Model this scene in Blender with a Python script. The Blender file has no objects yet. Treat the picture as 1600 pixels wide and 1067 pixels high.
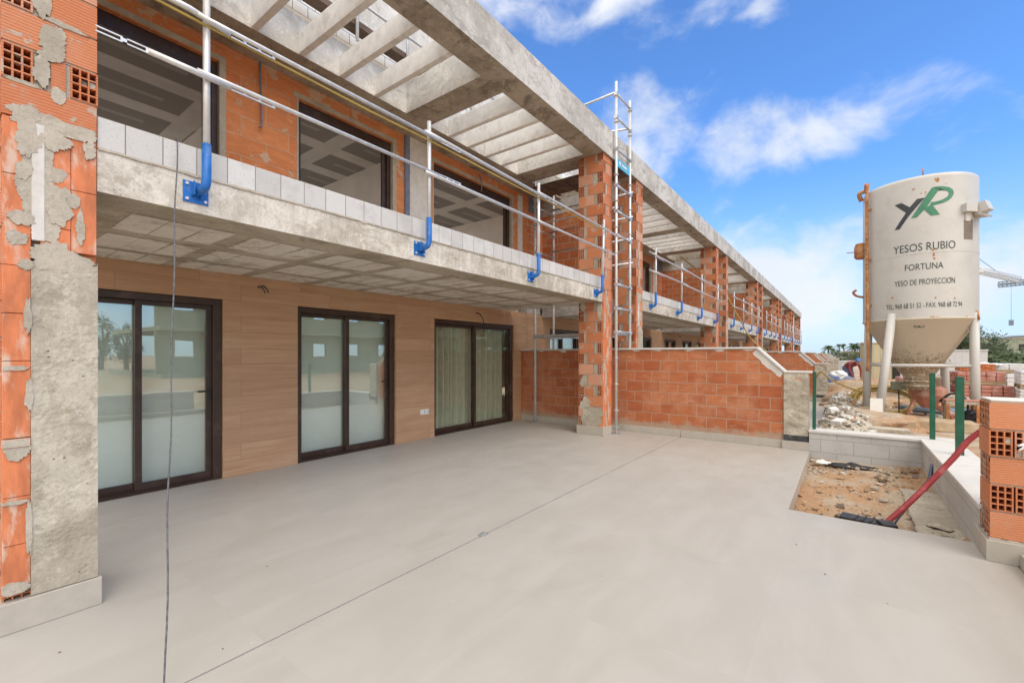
import bpy, bmesh, math, random
from mathutils import Vector, Matrix, noise as mnoise
random.seed(7)
R = math.radians
C = bpy.context.scene.collection
scene = bpy.context.scene

# ------------------------------------------------------------------ camera
cam = bpy.data.cameras.new('camera')
cam.sensor_width = 36.0
cam.lens = 693.0 / 1600.0 * 36.0
cam.shift_y = 21.5 / 1600.0
cam.clip_start = 0.05
cam.clip_end = 6000
camo = bpy.data.objects.new('camera', cam)
camo.location = (0, 0, 1.5)
camo.rotation_euler = (R(90), 0, R(36.936))
C.objects.link(camo)
scene.camera = camo

# ------------------------------------------------------------------ light
scene.view_settings.view_transform = 'Standard'
scene.view_settings.look = 'None'
scene.view_settings.gamma = 1.0
scene.view_settings.exposure = 0.64
scene.cycles.max_bounces = 10
scene.cycles.diffuse_bounces = 6
scene.cycles.glossy_bounces = 5
scene.cycles.transparent_max_bounces = 12
scene.cycles.use_denoising = True

SUN_EL, SUN_HEAD = 46.0, 112.0      # heading measured clockwise from +Y
sun = bpy.data.lights.new('sun', 'SUN')
sun.energy = 1.1
sun.angle = R(40)
sun.color = (1.0, 0.94, 0.85)
suno = bpy.data.objects.new('sun', sun)
sd = Vector((math.sin(R(SUN_HEAD)) * math.cos(R(SUN_EL)), math.cos(R(SUN_HEAD)) * math.cos(R(SUN_EL)), math.sin(R(SUN_EL))))
suno.rotation_euler = sd.to_track_quat('Z', 'Y').to_euler()
suno.location = (0, 0, 30)
C.objects.link(suno)

world = bpy.data.worlds.new('World')
scene.world = world
world.use_nodes = True

class NT:
    """small helper to write node trees"""
    def __init__(s, tree):
        s.t = tree
    def n(s, typ, **kw):
        nd = s.t.nodes.new(typ)
        for k, v in kw.items():
            setattr(nd, k, v)
        return nd
    def put(s, sock, v):
        if v is None: return
        if hasattr(v, 'is_linked') or hasattr(v, 'links'):
            s.t.links.new(v, sock)
        else:
            if hasattr(sock.default_value, '__len__') and not isinstance(v, (tuple, list)):
                v = (v, v, v)
            if hasattr(sock.default_value, '__len__') and len(sock.default_value) == 4 and len(v) == 3:
                v = (*v, 1.0)
            sock.default_value = v
    def math(s, op, a, b=None, c=None, clamp=False):
        nd = s.n('ShaderNodeMath', operation=op, use_clamp=clamp)
        s.put(nd.inputs[0], a)
        if b is not None: s.put(nd.inputs[1], b)
        if c is not None: s.put(nd.inputs[2], c)
        return nd.outputs[0]
    def vmath(s, op, a, b=None):
        nd = s.n('ShaderNodeVectorMath', operation=op)
        s.put(nd.inputs[0], a)
        if b is not None: s.put(nd.inputs[1], b)
        return nd.outputs['Value'] if op in ('DOT_PRODUCT', 'LENGTH', 'DISTANCE') else nd.outputs[0]
    def step(s, v, a, b, lo=0.0, hi=1.0):
        nd = s.n('ShaderNodeMapRange', interpolation_type='SMOOTHSTEP')
        s.put(nd.inputs[0], v); s.put(nd.inputs[1], a); s.put(nd.inputs[2], b); s.put(nd.inputs[3], lo); s.put(nd.inputs[4], hi)
        return nd.outputs[0]
    def mix(s, f, a, b):
        nd = s.n('ShaderNodeMix', data_type='RGBA')
        s.put(nd.inputs[0], f); s.put(nd.inputs[6], a); s.put(nd.inputs[7], b)
        return nd.outputs[2]
    def noise(s, vec, scale, detail=4.0, rough=0.55, dist=0.0):
        nd = s.n('ShaderNodeTexNoise')
        if vec is not None: s.put(nd.inputs['Vector'], vec)
        nd.inputs['Scale'].default_value = scale
        nd.inputs['Detail'].default_value = detail
        nd.inputs['Roughness'].default_value = rough
        nd.inputs['Distortion'].default_value = dist
        return nd.outputs[0]
    def scale(s, vec, xyz):
        nd = s.n('ShaderNodeMapping')
        s.put(nd.inputs[0], vec)
        nd.inputs['Scale'].default_value = xyz
        return nd.outputs[0]
    def uv(s):
        return s.n('ShaderNodeUVMap', uv_map='UV').outputs[0]
    def pos(s):
        return s.n('ShaderNodeNewGeometry').outputs['Position']
    def sep(s, v):
        nd = s.n('ShaderNodeSeparateXYZ'); s.put(nd.inputs[0], v); return nd.outputs
    def comb(s, x, y, z=0.0):
        nd = s.n('ShaderNodeCombineXYZ'); s.put(nd.inputs[0], x); s.put(nd.inputs[1], y); s.put(nd.inputs[2], z); return nd.outputs[0]
    def bump(s, h, strength=0.4, dist=0.01, normal=None):
        nd = s.n('ShaderNodeBump')
        nd.inputs['Strength'].default_value = strength
        nd.inputs['Distance'].default_value = dist
        s.put(nd.inputs['Height'], h)
        if normal is not None: s.put(nd.inputs['Normal'], normal)
        return nd.outputs[0]

def head_dir(px, py):
    """sky direction given by heading and elevation as read off the photograph"""
    h = math.atan((px - 800) / 693.0)
    e = math.atan((555 - py) / 693.0 * math.cos(h))
    hd = h - R(36.936)
    return Vector((math.sin(hd) * math.cos(e), math.cos(hd) * math.cos(e), math.sin(e)))

def build_world():
    t = world.node_tree
    t.nodes.clear()
    w = NT(t)
    out = w.n('ShaderNodeOutputWorld')
    bg = w.n('ShaderNodeBackground')
    sky = w.n('ShaderNodeTexSky', sky_type='NISHITA')
    sky.sun_disc = False
    sky.sun_elevation = R(SUN_EL)
    sky.sun_rotation = R(SUN_HEAD)
    sky.altitude = 50
    sky.air_density = 1.0
    sky.dust_density = 0.6
    sky.ozone_density = 2.2
    d = w.n('ShaderNodeTexCoord').outputs['Generated']
    dn = w.vmath('NORMALIZE', d)
    el = w.sep(dn)[2]
    # cloud field: broken cumulus low down, streaks higher, plus the banks seen in the photograph
    warp = w.n('ShaderNodeTexNoise'); w.put(warp.inputs['Vector'], dn); warp.inputs['Scale'].default_value = 3.5; warp.inputs['Detail'].default_value = 3
    off = w.vmath('MULTIPLY', w.vmath('SUBTRACT', warp.outputs['Color'], (0.5, 0.5, 0.5)), (0.15, 0.15, 0.11))
    dw = w.vmath('ADD', dn, off)
    stretched = w.scale(dw, (1, 1, 1.5))
    fine = w.noise(stretched, 8.5, 8, 0.58)
    total = None
    blobs = [(1000, 225, .17, 1.0), (960, 270, .12, .6), (1130, 245, .12, .9), (1215, 235, .12, .9), (1300, 208, .11, .9), (1380, 172, .10, .85),
             (1490, 185, .09, .5), (1560, 165, .06, .35), (1230, 450, .22, 1.1), (1130, 400, .12, .7), (1330, 420, .13, .9), (1580, 430, .16, .9), (865, 12, .085, .85),
             (940, 0, .07, .7), (800, -10, .09, .7), (1195, 22, .06, .62), (1450, 540, .25, .5), (1100, 330, .06, .4)]
    for px, py, r, a in blobs:
        c = head_dir(px, py)
        df = w.vmath('DISTANCE', w.vmath('MULTIPLY', dw, (1, 1, 1.35)), (c.x, c.y, c.z * 1.35))
        m = w.step(df, r * 1.25, r * 0.1, 0.0, a)
        total = m if total is None else w.math('MAXIMUM', total, m)
    # unseen clouds added behind the camera for fill light, also mirrored in the glass
    h = w.sep(dn)
    behind = w.step(w.vmath('DOT_PRODUCT', dn, (0.17, 0.985, 0.0)), 0.55, -0.1)
    gen = w.math('MULTIPLY', w.step(w.noise(dn, 2.2, 3, .5), 0.30, 0.52, .35, 1.0), w.math('MULTIPLY', behind, 1.2))
    total = w.math('MAXIMUM', total, gen)
    total = w.math('MAXIMUM', total, w.math('MULTIPLY', w.step(el, .5, .74), 1.25))  # overhead cloud cover outside the view, added for fill light
    cover = w.step(w.math('ADD', w.math('MULTIPLY', total, 0.66), w.math('MULTIPLY', w.math('SUBTRACT', fine, 0.5), 1.3)), 0.17, 0.80)
    haze = w.step(el, 0.34, -0.02, 0.0, 0.72)
    cc = w.mix(w.noise(dw, 5, 4), (5.6, 6.1, 6.9), (7.6, 7.8, 8.0))
    # unseen bright overcast overhead and behind the camera, added as soft neutral fill
    over = w.step(el, .52, .78)
    cc = w.mix(over, cc, (12.6, 11.9, 11.0))
    cc = w.mix(behind, cc, (14.6, 13.6, 12.2))
    gain = w.n('ShaderNodeMix', data_type='RGBA', blend_type='MULTIPLY')
    gain.inputs[0].default_value = 1.0
    w.put(gain.inputs[6], sky.outputs[0]); w.put(gain.inputs[7], (SKYGAIN[0], SKYGAIN[1], SKYGAIN[2], 1))
    base = w.mix(haze, gain.outputs[2], (5.4, 6.3, 7.5))
    col = w.mix(w.math('MULTIPLY', cover, 0.93), base, cc)
    w.put(bg.inputs[0], col)
    bg.inputs[1].default_value = 0.085
    t.links.new(bg.outputs[0], out.inputs[0])
SKYGAIN = (0.98, 1.5, 2.12)
build_world()

# ------------------------------------------------------------------ materials
def newmat(name):
    m = bpy.data.materials.new(name)
    m.use_nodes = True
    t = m.node_tree
    t.nodes.clear()
    w = NT(t)
    out = w.n('ShaderNodeOutputMaterial')
    p = w.n('ShaderNodeBsdfPrincipled')
    t.links.new(p.outputs[0], out.inputs[0])
    return m, w, p, out

def plain(name, col, rough=0.6, metal=0.0, var=0.12, scale=9.0, bump=0.15, bscale=60, dirt=None, dirt_amt=0.5, dirt_scale=4.0, spec=None, stretch=(1, 1, 1)):
    m, w, p, o = newmat(name)
    pos = w.scale(w.pos(), stretch)
    nz = w.noise(pos, scale, 5, .6)
    dark = tuple(c * (1 - var) for c in col); lite = tuple(min(1, c * (1 + var)) for c in col)
    c = w.mix(w.step(nz, .3, .7), dark, lite)
    if dirt:
        dm = w.math('MULTIPLY', w.step(w.noise(pos, dirt_scale, 7, .65), .52, .68), dirt_amt)
        c = w.mix(dm, c, dirt)
    w.put(p.inputs['Base Color'], c)
    w.put(p.inputs['Roughness'], w.math('ADD', rough - .06, w.math('MULTIPLY', nz, .12)))
    p.inputs['Metallic'].default_value = metal
    if spec is not None: p.inputs['Specular IOR Level'].default_value = spec
    if bump: w.put(p.inputs['Normal'], w.bump(w.noise(pos, bscale, 4), bump, 0.004))
    return m

def concrete(name, a, b, stain, stain_amt=.6, streak=False, pits=True, bump=.5, patch=None):
    m, w, p, o = newmat(name)
    pos = w.pos()
    c = w.mix(w.step(w.noise(pos, 1.3, 9, .70), .40, .60), a, b)
    c = w.mix(w.math('MULTIPLY', w.step(w.noise(w.scale(pos, (1, 1, 1.6)), 2.6, 10, .74, .6), .5, .62), stain_amt), c, stain)
    if streak:
        st = w.noise(w.scale(pos, (3.2, 3.2, .35)), 2.4, 5, .6)
        c = w.mix(w.math('MULTIPLY', w.step(st, .52, .74), .45), c, tuple(min(1, x * 1.35) for x in b))
        st2 = w.noise(w.scale(pos, (5, 5, .3)), 3.1, 5, .6)
        c = w.mix(w.math('MULTIPLY', w.step(st2, .56, .74), .35), c, (.34, .25, .17))
    if patch:
        c = w.mix(w.math('MULTIPLY', w.step(w.noise(pos, 2.6, 9, .74), .54, .58), .75), c, patch)
    grain = w.noise(pos, 55, 5, .7)
    c = w.mix(w.math('MULTIPLY', w.step(grain, .48, .7), .34), c, tuple(x * .55 for x in a))
    c = w.mix(w.math('MULTIPLY', w.step(w.noise(pos, 13, 9, .8), .53, .60), .42), c, stain)
    c = w.mix(w.math('MULTIPLY', w.step(w.noise(w.vmath('ADD', pos, (7, 3, 1)), 11, 9, .8), .55, .62), .5), c, tuple(min(1, x * 1.18) for x in b))
    h = w.math('ADD', w.math('MULTIPLY', grain, .35), w.noise(pos, 9, 6, .6))
    if pits:
        v = w.n('ShaderNodeTexVoronoi'); w.put(v.inputs['Vector'], pos); v.inputs['Scale'].default_value = 26
        pm = w.math('MULTIPLY', w.step(v.outputs['Distance'], .16, .06), w.step(w.noise(pos, 5, 3), .54, .6))
        c = w.mix(w.math('MULTIPLY', pm, .65), c, tuple(x * .4 for x in a))
        h = w.math('SUBTRACT', h, w.math('MULTIPLY', pm, .8))
    w.put(p.inputs['Base Color'], c)
    p.inputs['Roughness'].default_value = .88
    w.put(p.inputs['Normal'], w.bump(h, bump, .012))
    return m

def brickwork(name, bw, bh, mortar, c1, c2, mcol, groove=.0175, smear=.5, pale=(.56, .30, .20), pale_amt=.35, bump=.8, offset=.5, smear_lo=.56, zdirt=False, gamt=.38):
    """laid hollow clay bricks with fine horizontal grooves, mortar joints and mortar smears"""
    m, w, p, o = newmat(name)
    uv = w.uv(); pos = w.pos()
    wob = w.n('ShaderNodeTexNoise'); w.put(wob.inputs['Vector'], pos); wob.inputs['Scale'].default_value = 5
    wob.inputs['Detail'].default_value = 4
    uvd = w.vmath('ADD', uv, w.vmath('MULTIPLY', w.vmath('SUBTRACT', wob.outputs['Color'], (.5, .5, .5)), (.02, .02, 0)))
    bt = w.n('ShaderNodeTexBrick')
    bt.offset = offset
    w.put(bt.inputs['Vector'], uvd)
    w.put(bt.inputs['Color1'], c1); w.put(bt.inputs['Color2'], c2); w.put(bt.inputs['Mortar'], mcol)
    bt.inputs['Scale'].default_value = 1.0
    bt.inputs['Mortar Size'].default_value = mortar
    bt.inputs['Mortar Smooth'].default_value = .25
    bt.inputs['Bias'].default_value = 0.0
    bt.inputs['Brick Width'].default_value = bw
    bt.inputs['Row Height'].default_value = bh
    c = bt.outputs['Color']; mk = bt.outputs['Fac']
    v = w.sep(uvd)[1]
    g = w.math('SINE', w.math('MULTIPLY', v, 2 * math.pi / groove))
    gm = w.math('MULTIPLY', w.step(g, -.55, -.95), w.math('SUBTRACT', 1.0, mk))
    gm = w.math('MULTIPLY', gm, w.step(w.noise(w.scale(uv, (2.2, 8, 1)), 2.0, 4), .36, .6))
    c = w.mix(w.math('MULTIPLY', gm, gamt), c, tuple(x * .5 for x in c1))
    c = w.mix(w.math('MULTIPLY', w.step(w.noise(pos, 1.7, 6, .65), .46, .7), pale_amt), c, pale)
    c = w.mix(w.math('MULTIPLY', w.step(w.noise(w.scale(pos, (1, 1, 2.5)), 4.5, 8, .7), .55, .72), .3), c, tuple(min(1, x * 1.5) for x in mcol))
    sm = w.math('MULTIPLY', w.step(w.noise(w.scale(uv, (1, 1.25, 1)), 1.9, 9, .62), smear_lo + .03, smear_lo + .05), smear)
    near = w.step(w.noise(pos, 11, 5, .7), .56, .62)
    nm = w.math('MULTIPLY', w.math('MULTIPLY', near, w.step(w.noise(pos, 2.3, 3), .48, .58)), .75 * (1 if smear > 0 else 0))
    c = w.mix(nm, c, mcol)
    mcol2 = w.mix(w.noise(pos, 14, 5), tuple(x * .82 for x in mcol), tuple(min(1, x * 1.16) for x in mcol))
    c = w.mix(sm, c, mcol2)
    if zdirt:
        z = w.sep(pos)[2]
        zz = w.math('ADD', z, w.math('MULTIPLY', w.math('SUBTRACT', w.noise(pos, 4, 6, .7), .5), .42))
        c = w.mix(w.math('MULTIPLY', w.step(zz, .27, .17), .9), c, mcol2)
    w.put(p.inputs['Base Color'], c)
    p.inputs['Roughness'].default_value = .82
    h = w.math('SUBTRACT', w.math('MULTIPLY', w.noise(pos, 40, 4), .12), w.math('MULTIPLY', gm, .35))
    h = w.math('SUBTRACT', h, w.math('MULTIPLY', w.math('MULTIPLY', mk, w.math('SUBTRACT', 1.0, sm)), .5))
    h = w.math('ADD', h, w.math('MULTIPLY', w.math('MAXIMUM', sm, nm), .5))
    w.put(p.inputs['Normal'], w.bump(h, bump, .012))
    return m

def clay_piece(name, smear_amt=.35, groove=.0175):
    """single bricks with their own tint, grooved faces"""
    m, w, p, o = newmat(name)
    at = w.n('ShaderNodeVertexColor', layer_name='tint')
    pos = w.pos(); uv = w.uv()
    v = w.sep(uv)[1]
    g = w.math('SINE', w.math('MULTIPLY', w.math('ADD', v, w.math('MULTIPLY', w.noise(pos, 9, 2), .004)), 2 * math.pi / groove))
    gm = w.step(g, -.55, -.95)
    c = w.mix(w.math('MULTIPLY', gm, .55), at.outputs['Color'], (.27, .08, .032))
    c = w.mix(w.math('MULTIPLY', w.step(w.noise(pos, 3.5, 6, .65), .42, .72), .38), c, (.60, .30, .20))
    sm = w.math('MULTIPLY', w.step(w.noise(pos, 6.5, 8, .66), .585, .62), smear_amt * 2.2, clamp=True)
    mc = w.mix(w.noise(pos, 30, 4), (.40, .35, .28), (.53, .475, .39))
    c = w.mix(sm, c, mc)
    c = w.mix(w.math('MULTIPLY', w.step(w.noise(pos, 22, 6, .7), .6, .7), .3), c, (.5, .44, .37))
    w.put(p.inputs['Base Color'], c)
    p.inputs['Roughness'].default_value = .8
    h = w.math('ADD', w.math('MULTIPLY', w.noise(pos, 60, 4), .15), w.math('SUBTRACT', w.math('MULTIPLY', sm, .5), w.math('MULTIPLY', gm, .4)))
    w.put(p.inputs['Normal'], w.bump(h, .7, .006))
    return m

def timber_tile(name):
    m, w, p, o = newmat(name)
    uv = w.uv()
    bt = w.n('ShaderNodeTexBrick'); bt.offset = .37; bt.offset_frequency = 2; bt.squash = 1.0
    w.put(bt.inputs['Vector'], uv)
    w.put(bt.inputs['Color1'], (0, 0, 0)); w.put(bt.inputs['Color2'], (1, 1, 1)); w.put(bt.inputs['Mortar'], (.5, .5, .5))
    bt.inputs['Scale'].default_value = 1; bt.inputs['Mortar Size'].default_value = .0026; bt.inputs['Mortar Smooth'].default_value = 0.1
    bt.inputs['Brick Width'].default_value = 1.2; bt.inputs['Row Height'].default_value = .198
    rnd = bt.outputs['Color']; mk = bt.outputs['Fac']
    rv = w.sep(rnd)[0]
    shift = w.comb(w.math('MULTIPLY', rv, 7.3), w.math('MULTIPLY', rv, 3.1), rv)
    guv = w.vmath('ADD', uv, shift)
    gr = w.noise(w.scale(guv, (.9, 34, 1)), 1.4, 8, .66, .12)
    big = w.noise(w.scale(guv, (.7, 6.5, 1)), 1.3, 6, .62, .3)
    c = w.mix(w.step(gr, .22, .8), (.385, .217, .117), (.56, .35, .212))
    c = w.mix(w.math('MULTIPLY', w.step(big, .42, .68), .6), c, (.58, .385, .24))
    c = w.mix(w.math('MULTIPLY', rv, .5), c, (.37, .215, .115))
    c = w.mix(w.math('MULTIPLY', mk, .6), c, (.17, .11, .07))
    c = w.mix(w.math('MULTIPLY', w.step(w.noise(w.pos(), 2.2, 6, .7), .5, .75), .22), c, (.56, .44, .33))
    w.put(p.inputs['Base Color'], c)
    w.put(p.inputs['Roughness'], w.math('ADD', .42, w.math('MULTIPLY', gr, .25)))
    h = w.math('SUBTRACT', w.math('MULTIPLY', gr, .25), mk)
    w.put(p.inputs['Normal'], w.bump(h, .25, .004))
    return m

def terrace_tile(name):
    m, w, p, o = newmat(name)
    uv = w.uv(); pos = w.pos()
    bt = w.n('ShaderNodeTexBrick'); bt.offset = 0.0
    w.put(bt.inputs['Vector'], w.vmath('ADD', uv, (.38, .12, 0)))
    w.put(bt.inputs['Color1'], (0, 0, 0)); w.put(bt.inputs['Color2'], (1, 1, 1)); w.put(bt.inputs['Mortar'], (.5, .5, .5))
    bt.inputs['Scale'].default_value = 1; bt.inputs['Mortar Size'].default_value = .0022
    bt.inputs['Brick Width'].default_value = 1.2; bt.inputs['Row Height'].default_value = 1.2
    mk = bt.outputs['Fac']; rv = w.sep(bt.outputs['Color'])[0]
    sh = w.comb(w.math('MULTIPLY', rv, 5.0), w.math('MULTIPLY', rv, 2.0), 0.0)
    st = w.noise(w.scale(w.vmath('ADD', pos, sh), (1.6, .55, 1)), 1.8, 7, .6, .9)
    c = w.mix(w.step(st, .32, .7), (.395, .371, .336), (.43, .406, .372))
    c = w.mix(w.math('MULTIPLY', w.step(w.noise(pos, .55, 5, .6), .4, .65), .25), c, (.415, .39, .354))
    c = w.mix(w.math('MULTIPLY', w.step(w.noise(w.scale(pos, (1, .45, 1)), 6, 6, .7), .56, .74), .15), c, (.45, .43, .40))
    c = w.mix(w.math('MULTIPLY', w.step(w.noise(pos, 19, 6, .75), .63, .70), .3), c, (.28, .25, .215))
    c = w.mix(w.math('MULTIPLY', w.step(w.noise(pos, 7, 8, .8), .64, .68), .35), c, (.56, .54, .50))
    c = w.mix(w.math('MULTIPLY', mk, .12), c, (.33, .30, .26))
    w.put(p.inputs['Base Color'], c)
    w.put(p.inputs['Roughness'], w.step(w.noise(pos, 2.4, 6, .65), .3, .7, .42, .66))
    p.inputs['Specular IOR Level'].default_value = .4
    w.put(p.inputs['Normal'], w.bump(w.math('SUBTRACT', w.math('MULTIPLY', w.noise(pos, 90, 3), .2), mk), .12, .003))
    return m

def dirt_mat(name, pale=(.47, .40, .31), warm=(.42, .25, .14), dark=(.22, .17, .12), s=1.0):
    m, w, p, o = newmat(name)
    pos = w.pos()
    c = w.mix(w.step(w.noise(pos, 1.1 * s, 8, .65), .4, .6), warm, pale)
    c = w.mix(w.math('MULTIPLY', w.step(w.noise(pos, 6 * s, 8, .7), .52, .7), .55), c, dark)
    c = w.mix(w.math('MULTIPLY', w.step(w.noise(pos, 21 * s, 6, .7), .58, .68), .6), c, (.60, .56, .50))
    v = w.n('ShaderNodeTexVoronoi'); w.put(v.inputs['Vector'], pos); v.inputs['Scale'].default_value = 34
    peb = w.step(v.outputs['Distance'], .38, .12)
    c = w.mix(w.math('MULTIPLY', w.math('MULTIPLY', peb, w.step(w.noise(pos, 4, 4), .5, .58)), .6), c, w.mix(w.sep(v.outputs['Color'])[0], (.30, .25, .2), (.66, .63, .58)))
    w.put(p.inputs['Base Color'], c)
    p.inputs['Roughness'].default_value = .95
    w.put(p.inputs['Normal'], w.bump(w.math('ADD', w.noise(pos, 14, 9, .72), w.math('MULTIPLY', peb, .3)), .9, .03))
    return m

def glass_mat(name, tint=(.72, .80, .78), refl=.34):
    m, w, p, o = newmat(name)
    t = m.node_tree
    t.nodes.remove(p)
    gl = w.n('ShaderNodeBsdfGlossy'); gl.inputs['Roughness'].default_value = .012
    w.put(gl.inputs['Color'], (.88, .96, .92))
    tr = w.n('ShaderNodeBsdfTransparent'); w.put(tr.inputs['Color'], tint)
    ge = w.n('ShaderNodeNewGeometry')
    cs = w.math('ABSOLUTE', w.vmath('DOT_PRODUCT', ge.outputs['Incoming'], ge.outputs['True Normal']))
    f = w.math('ADD', refl, w.math('MULTIPLY', w.math('POWER', w.math('SUBTRACT', 1.0, cs, clamp=True), 5.0), .9), clamp=True)
    wv = w.noise(w.pos(), 1.1, 2)
    w.put(gl.inputs['Normal'], w.bump(wv, .05, .02))
    ms = w.n('ShaderNodeMixShader')
    w.put(ms.inputs[0], f)
    t.links.new(tr.outputs[0], ms.inputs[1]); t.links.new(gl.outputs[0], ms.inputs[2])
    t.links.new(ms.outputs[0], o.inputs[0])
    return m

def block_mat(name, bw, bh, a, b, joint, mort=.006, offset=.5, jamt=.5, rough_bump=.35):
    m, w, p, o = newmat(name)
    uv = w.uv(); pos = w.pos()
    bt = w.n('ShaderNodeTexBrick'); bt.offset = offset
    w.put(bt.inputs['Vector'], uv)
    w.put(bt.inputs['Color1'], a); w.put(bt.inputs['Color2'], b); w.put(bt.inputs['Mortar'], joint)
    bt.inputs['Scale'].default_value = 1; bt.inputs['Mortar Size'].default_value = mort; bt.inputs['Mortar Smooth'].default_value = .3
    bt.inputs['Brick Width'].default_value = bw; bt.inputs['Row Height'].default_value = bh
    c = bt.outputs['Color']; mk = bt.outputs['Fac']
    c = w.mix(w.math('MULTIPLY', w.step(w.noise(pos, 3.2, 7, .7), .48, .68), .5), c, tuple(x * .74 for x in a))
    g = w.noise(pos, 75, 3, .6)
    c = w.mix(w.math('MULTIPLY', w.step(g, .54, .72), .42), c, tuple(x * .6 for x in a))
    w.put(p.inputs['Base Color'], c)
    p.inputs['Roughness'].default_value = .9
    w.put(p.inputs['Normal'], w.bump(w.math('SUBTRACT', w.math('MULTIPLY', g, .4), w.math('MULTIPLY', mk, .9)), rough_bump, .008))
    return m

def leaf_mat(name, a, b):
    m, w, p, o = newmat(name)
    at = w.n('ShaderNodeVertexColor', layer_name='tint')
    c = w.mix(w.sep(at.outputs['Color'])[0], a, b)
    w.put(p.inputs['Base Color'], c)
    p.inputs['Roughness'].default_value = .6
    return m

def ceiling_boards(name):
    """unpainted plasterboard with pale filler along the joints"""
    m, w, p, o = newmat(name)
    uv = w.uv(); pos = w.pos()
    us = w.sep(uv)
    fx = w.math('FRACT', w.math('DIVIDE', w.math('ADD', us[0], 20.45), .95))
    fy = w.math('FRACT', w.math('DIVIDE', w.math('ADD', us[1], 20.3), 1.75))
    ax = w.math('ABSOLUTE', w.math('SUBTRACT', fx, .5)); ay = w.math('ABSOLUTE', w.math('SUBTRACT', fy, .5))
    isl = w.math('MULTIPLY', w.step(ax, .345, .33), w.step(ay, .42, .41))
    strip = w.math('MULTIPLY', w.step(ax, .055, .035), w.step(ay, .27, .25))
    c = w.mix(isl, (.62, .595, .555), (.27, .252, .228))
    c = w.mix(w.math('MULTIPLY', strip, .85), c, (.42, .40, .37))
    c = w.mix(w.math('MULTIPLY', w.step(w.noise(pos, 3, 5), .4, .7), .18), c, (.25, .24, .22))
    w.put(p.inputs['Base Color'], c)
    p.inputs['Roughness'].default_value = .9
    return m

M = {}
CLAY1, CLAY2 = (.50, .155, .052), (.60, .23, .095)
M['low_brick'] = brickwork('garden_wall_brick', .33, .2, .0065, (.40, .105, .037), (.52, .18, .073), (.43, .31, .225), smear=.0, pale=(.57, .285, .165), pale_amt=.55, zdirt=True, gamt=.5)
M['up_brick'] = brickwork('upper_wall_brick', .60, .25, .005, (.64, .205, .065), (.70, .26, .095), (.62, .40, .27), groove=.021, smear=.95, smear_lo=.555, pale_amt=.22, gamt=.62)
M['side_brick'] = brickwork('side_wall_brick', .33, .2, .010, (.54, .155, .05), (.64, .225, .085), (.50, .42, .33), smear=.6, smear_lo=.66, pale_amt=.2)
M['piece'] = clay_piece('clay_brick_piece')
M['piece_clean'] = clay_piece('clay_brick_clean', .06, .0165)
M['smooth_clay'] = plain('smooth_clay_board', (.58, .185, .078), .8, var=.22, scale=9, dirt=(.62, .46, .36), dirt_amt=.9, dirt_scale=8, stretch=(1, 1.6, .45))
M['mortar'] = concrete('mortar', (.39, .345, .275), (.51, .455, .375), (.33, .285, .225), .4, pits=False, bump=.9)
M['render'] = concrete('rough_render', (.39, .345, .275), (.50, .45, .365), (.31, .27, .205), .8, pits=True, bump=1.0, patch=(.55, .50, .41))
M['plaster'] = plain('white_plaster', (.66, .63, .585), .85, var=.07, bump=.4, bscale=25, dirt=(.48, .42, .36), dirt_amt=.5)
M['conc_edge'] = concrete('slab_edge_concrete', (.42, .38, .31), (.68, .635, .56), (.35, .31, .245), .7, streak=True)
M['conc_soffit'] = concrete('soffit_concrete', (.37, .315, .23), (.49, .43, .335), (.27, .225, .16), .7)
M['soffit_panel'] = concrete('soffit_infill_block', (.66, .605, .52), (.72, .67, .585), (.44, .38, .29), .8, pits=False, bump=.3)
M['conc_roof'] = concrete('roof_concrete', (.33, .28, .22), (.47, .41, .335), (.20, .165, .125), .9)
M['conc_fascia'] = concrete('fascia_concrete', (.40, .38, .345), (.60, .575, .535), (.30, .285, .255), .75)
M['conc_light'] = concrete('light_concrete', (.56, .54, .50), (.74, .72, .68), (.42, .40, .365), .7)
M['pergola'] = plain('pale_beam', (.80, .785, .75), .8, var=.07, bump=.3, bscale=30, dirt=(.45, .40, .34), dirt_amt=.4)
M['aac'] = block_mat('aerated_block', .192, 1.0, (.52, .508, .485), (.65, .64, .62), (.24, .22, .20), .0035, 0.0, rough_bump=.6)
M['aac_roof'] = block_mat('roof_parapet_block', .20, .2, (.78, .77, .75), (.84, .83, .81), (.25, .24, .23), .006, .5)
M['cream'] = plain('cream_render', (.78, .70, .60), .85, var=.08, bump=.3, dirt=(.46, .40, .33), dirt_amt=.5)
M['timber_tile'] = timber_tile('timber_look_tile')
M['terrace'] = terrace_tile('terrace_tile')
M['skirt'] = plain('beige_skirting_tile', (.44, .40, .345), .5, var=.06, bump=.05, dirt=(.42, .38, .33), dirt_amt=.4)
M['frame'] = plain('dark_brown_aluminium', (.045, .024, .016), .35, var=.15, bump=0, dirt=(.16, .12, .10), dirt_amt=.25)
M['glass'] = glass_mat('door_glass', (.97, .985, .975), .20)
M['glass_clear'] = glass_mat('curtained_door_glass', (.93, .95, .91), .07)
M['blind'] = plain('pale_blind', (.66, .72, .67), .8, var=.05, scale=1.5, bump=0)
M['curtain'] = plain('olive_curtain', (.53, .525, .45), .85, var=.08, bump=.1)
M['ceil'] = ceiling_boards('ceiling_plasterboard')
M['room'] = plain('room_plaster', (.88, .85, .80), .9, var=.06, scale=2, bump=.1)
M['dark'] = plain('painted_opening_shade', (.03, .028, .026), .8, bump=0)
M['steel'] = plain('galvanised_steel', (.60, .62, .64), .38, .75, var=.12, scale=20, bump=.05, dirt=(.55, .53, .50), dirt_amt=.6)
M['steel_pale'] = plain('pale_aluminium', (.66, .66, .65), .42, .45, var=.08, scale=18, bump=.05, dirt=(.6, .58, .54), dirt_amt=.5)
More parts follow.
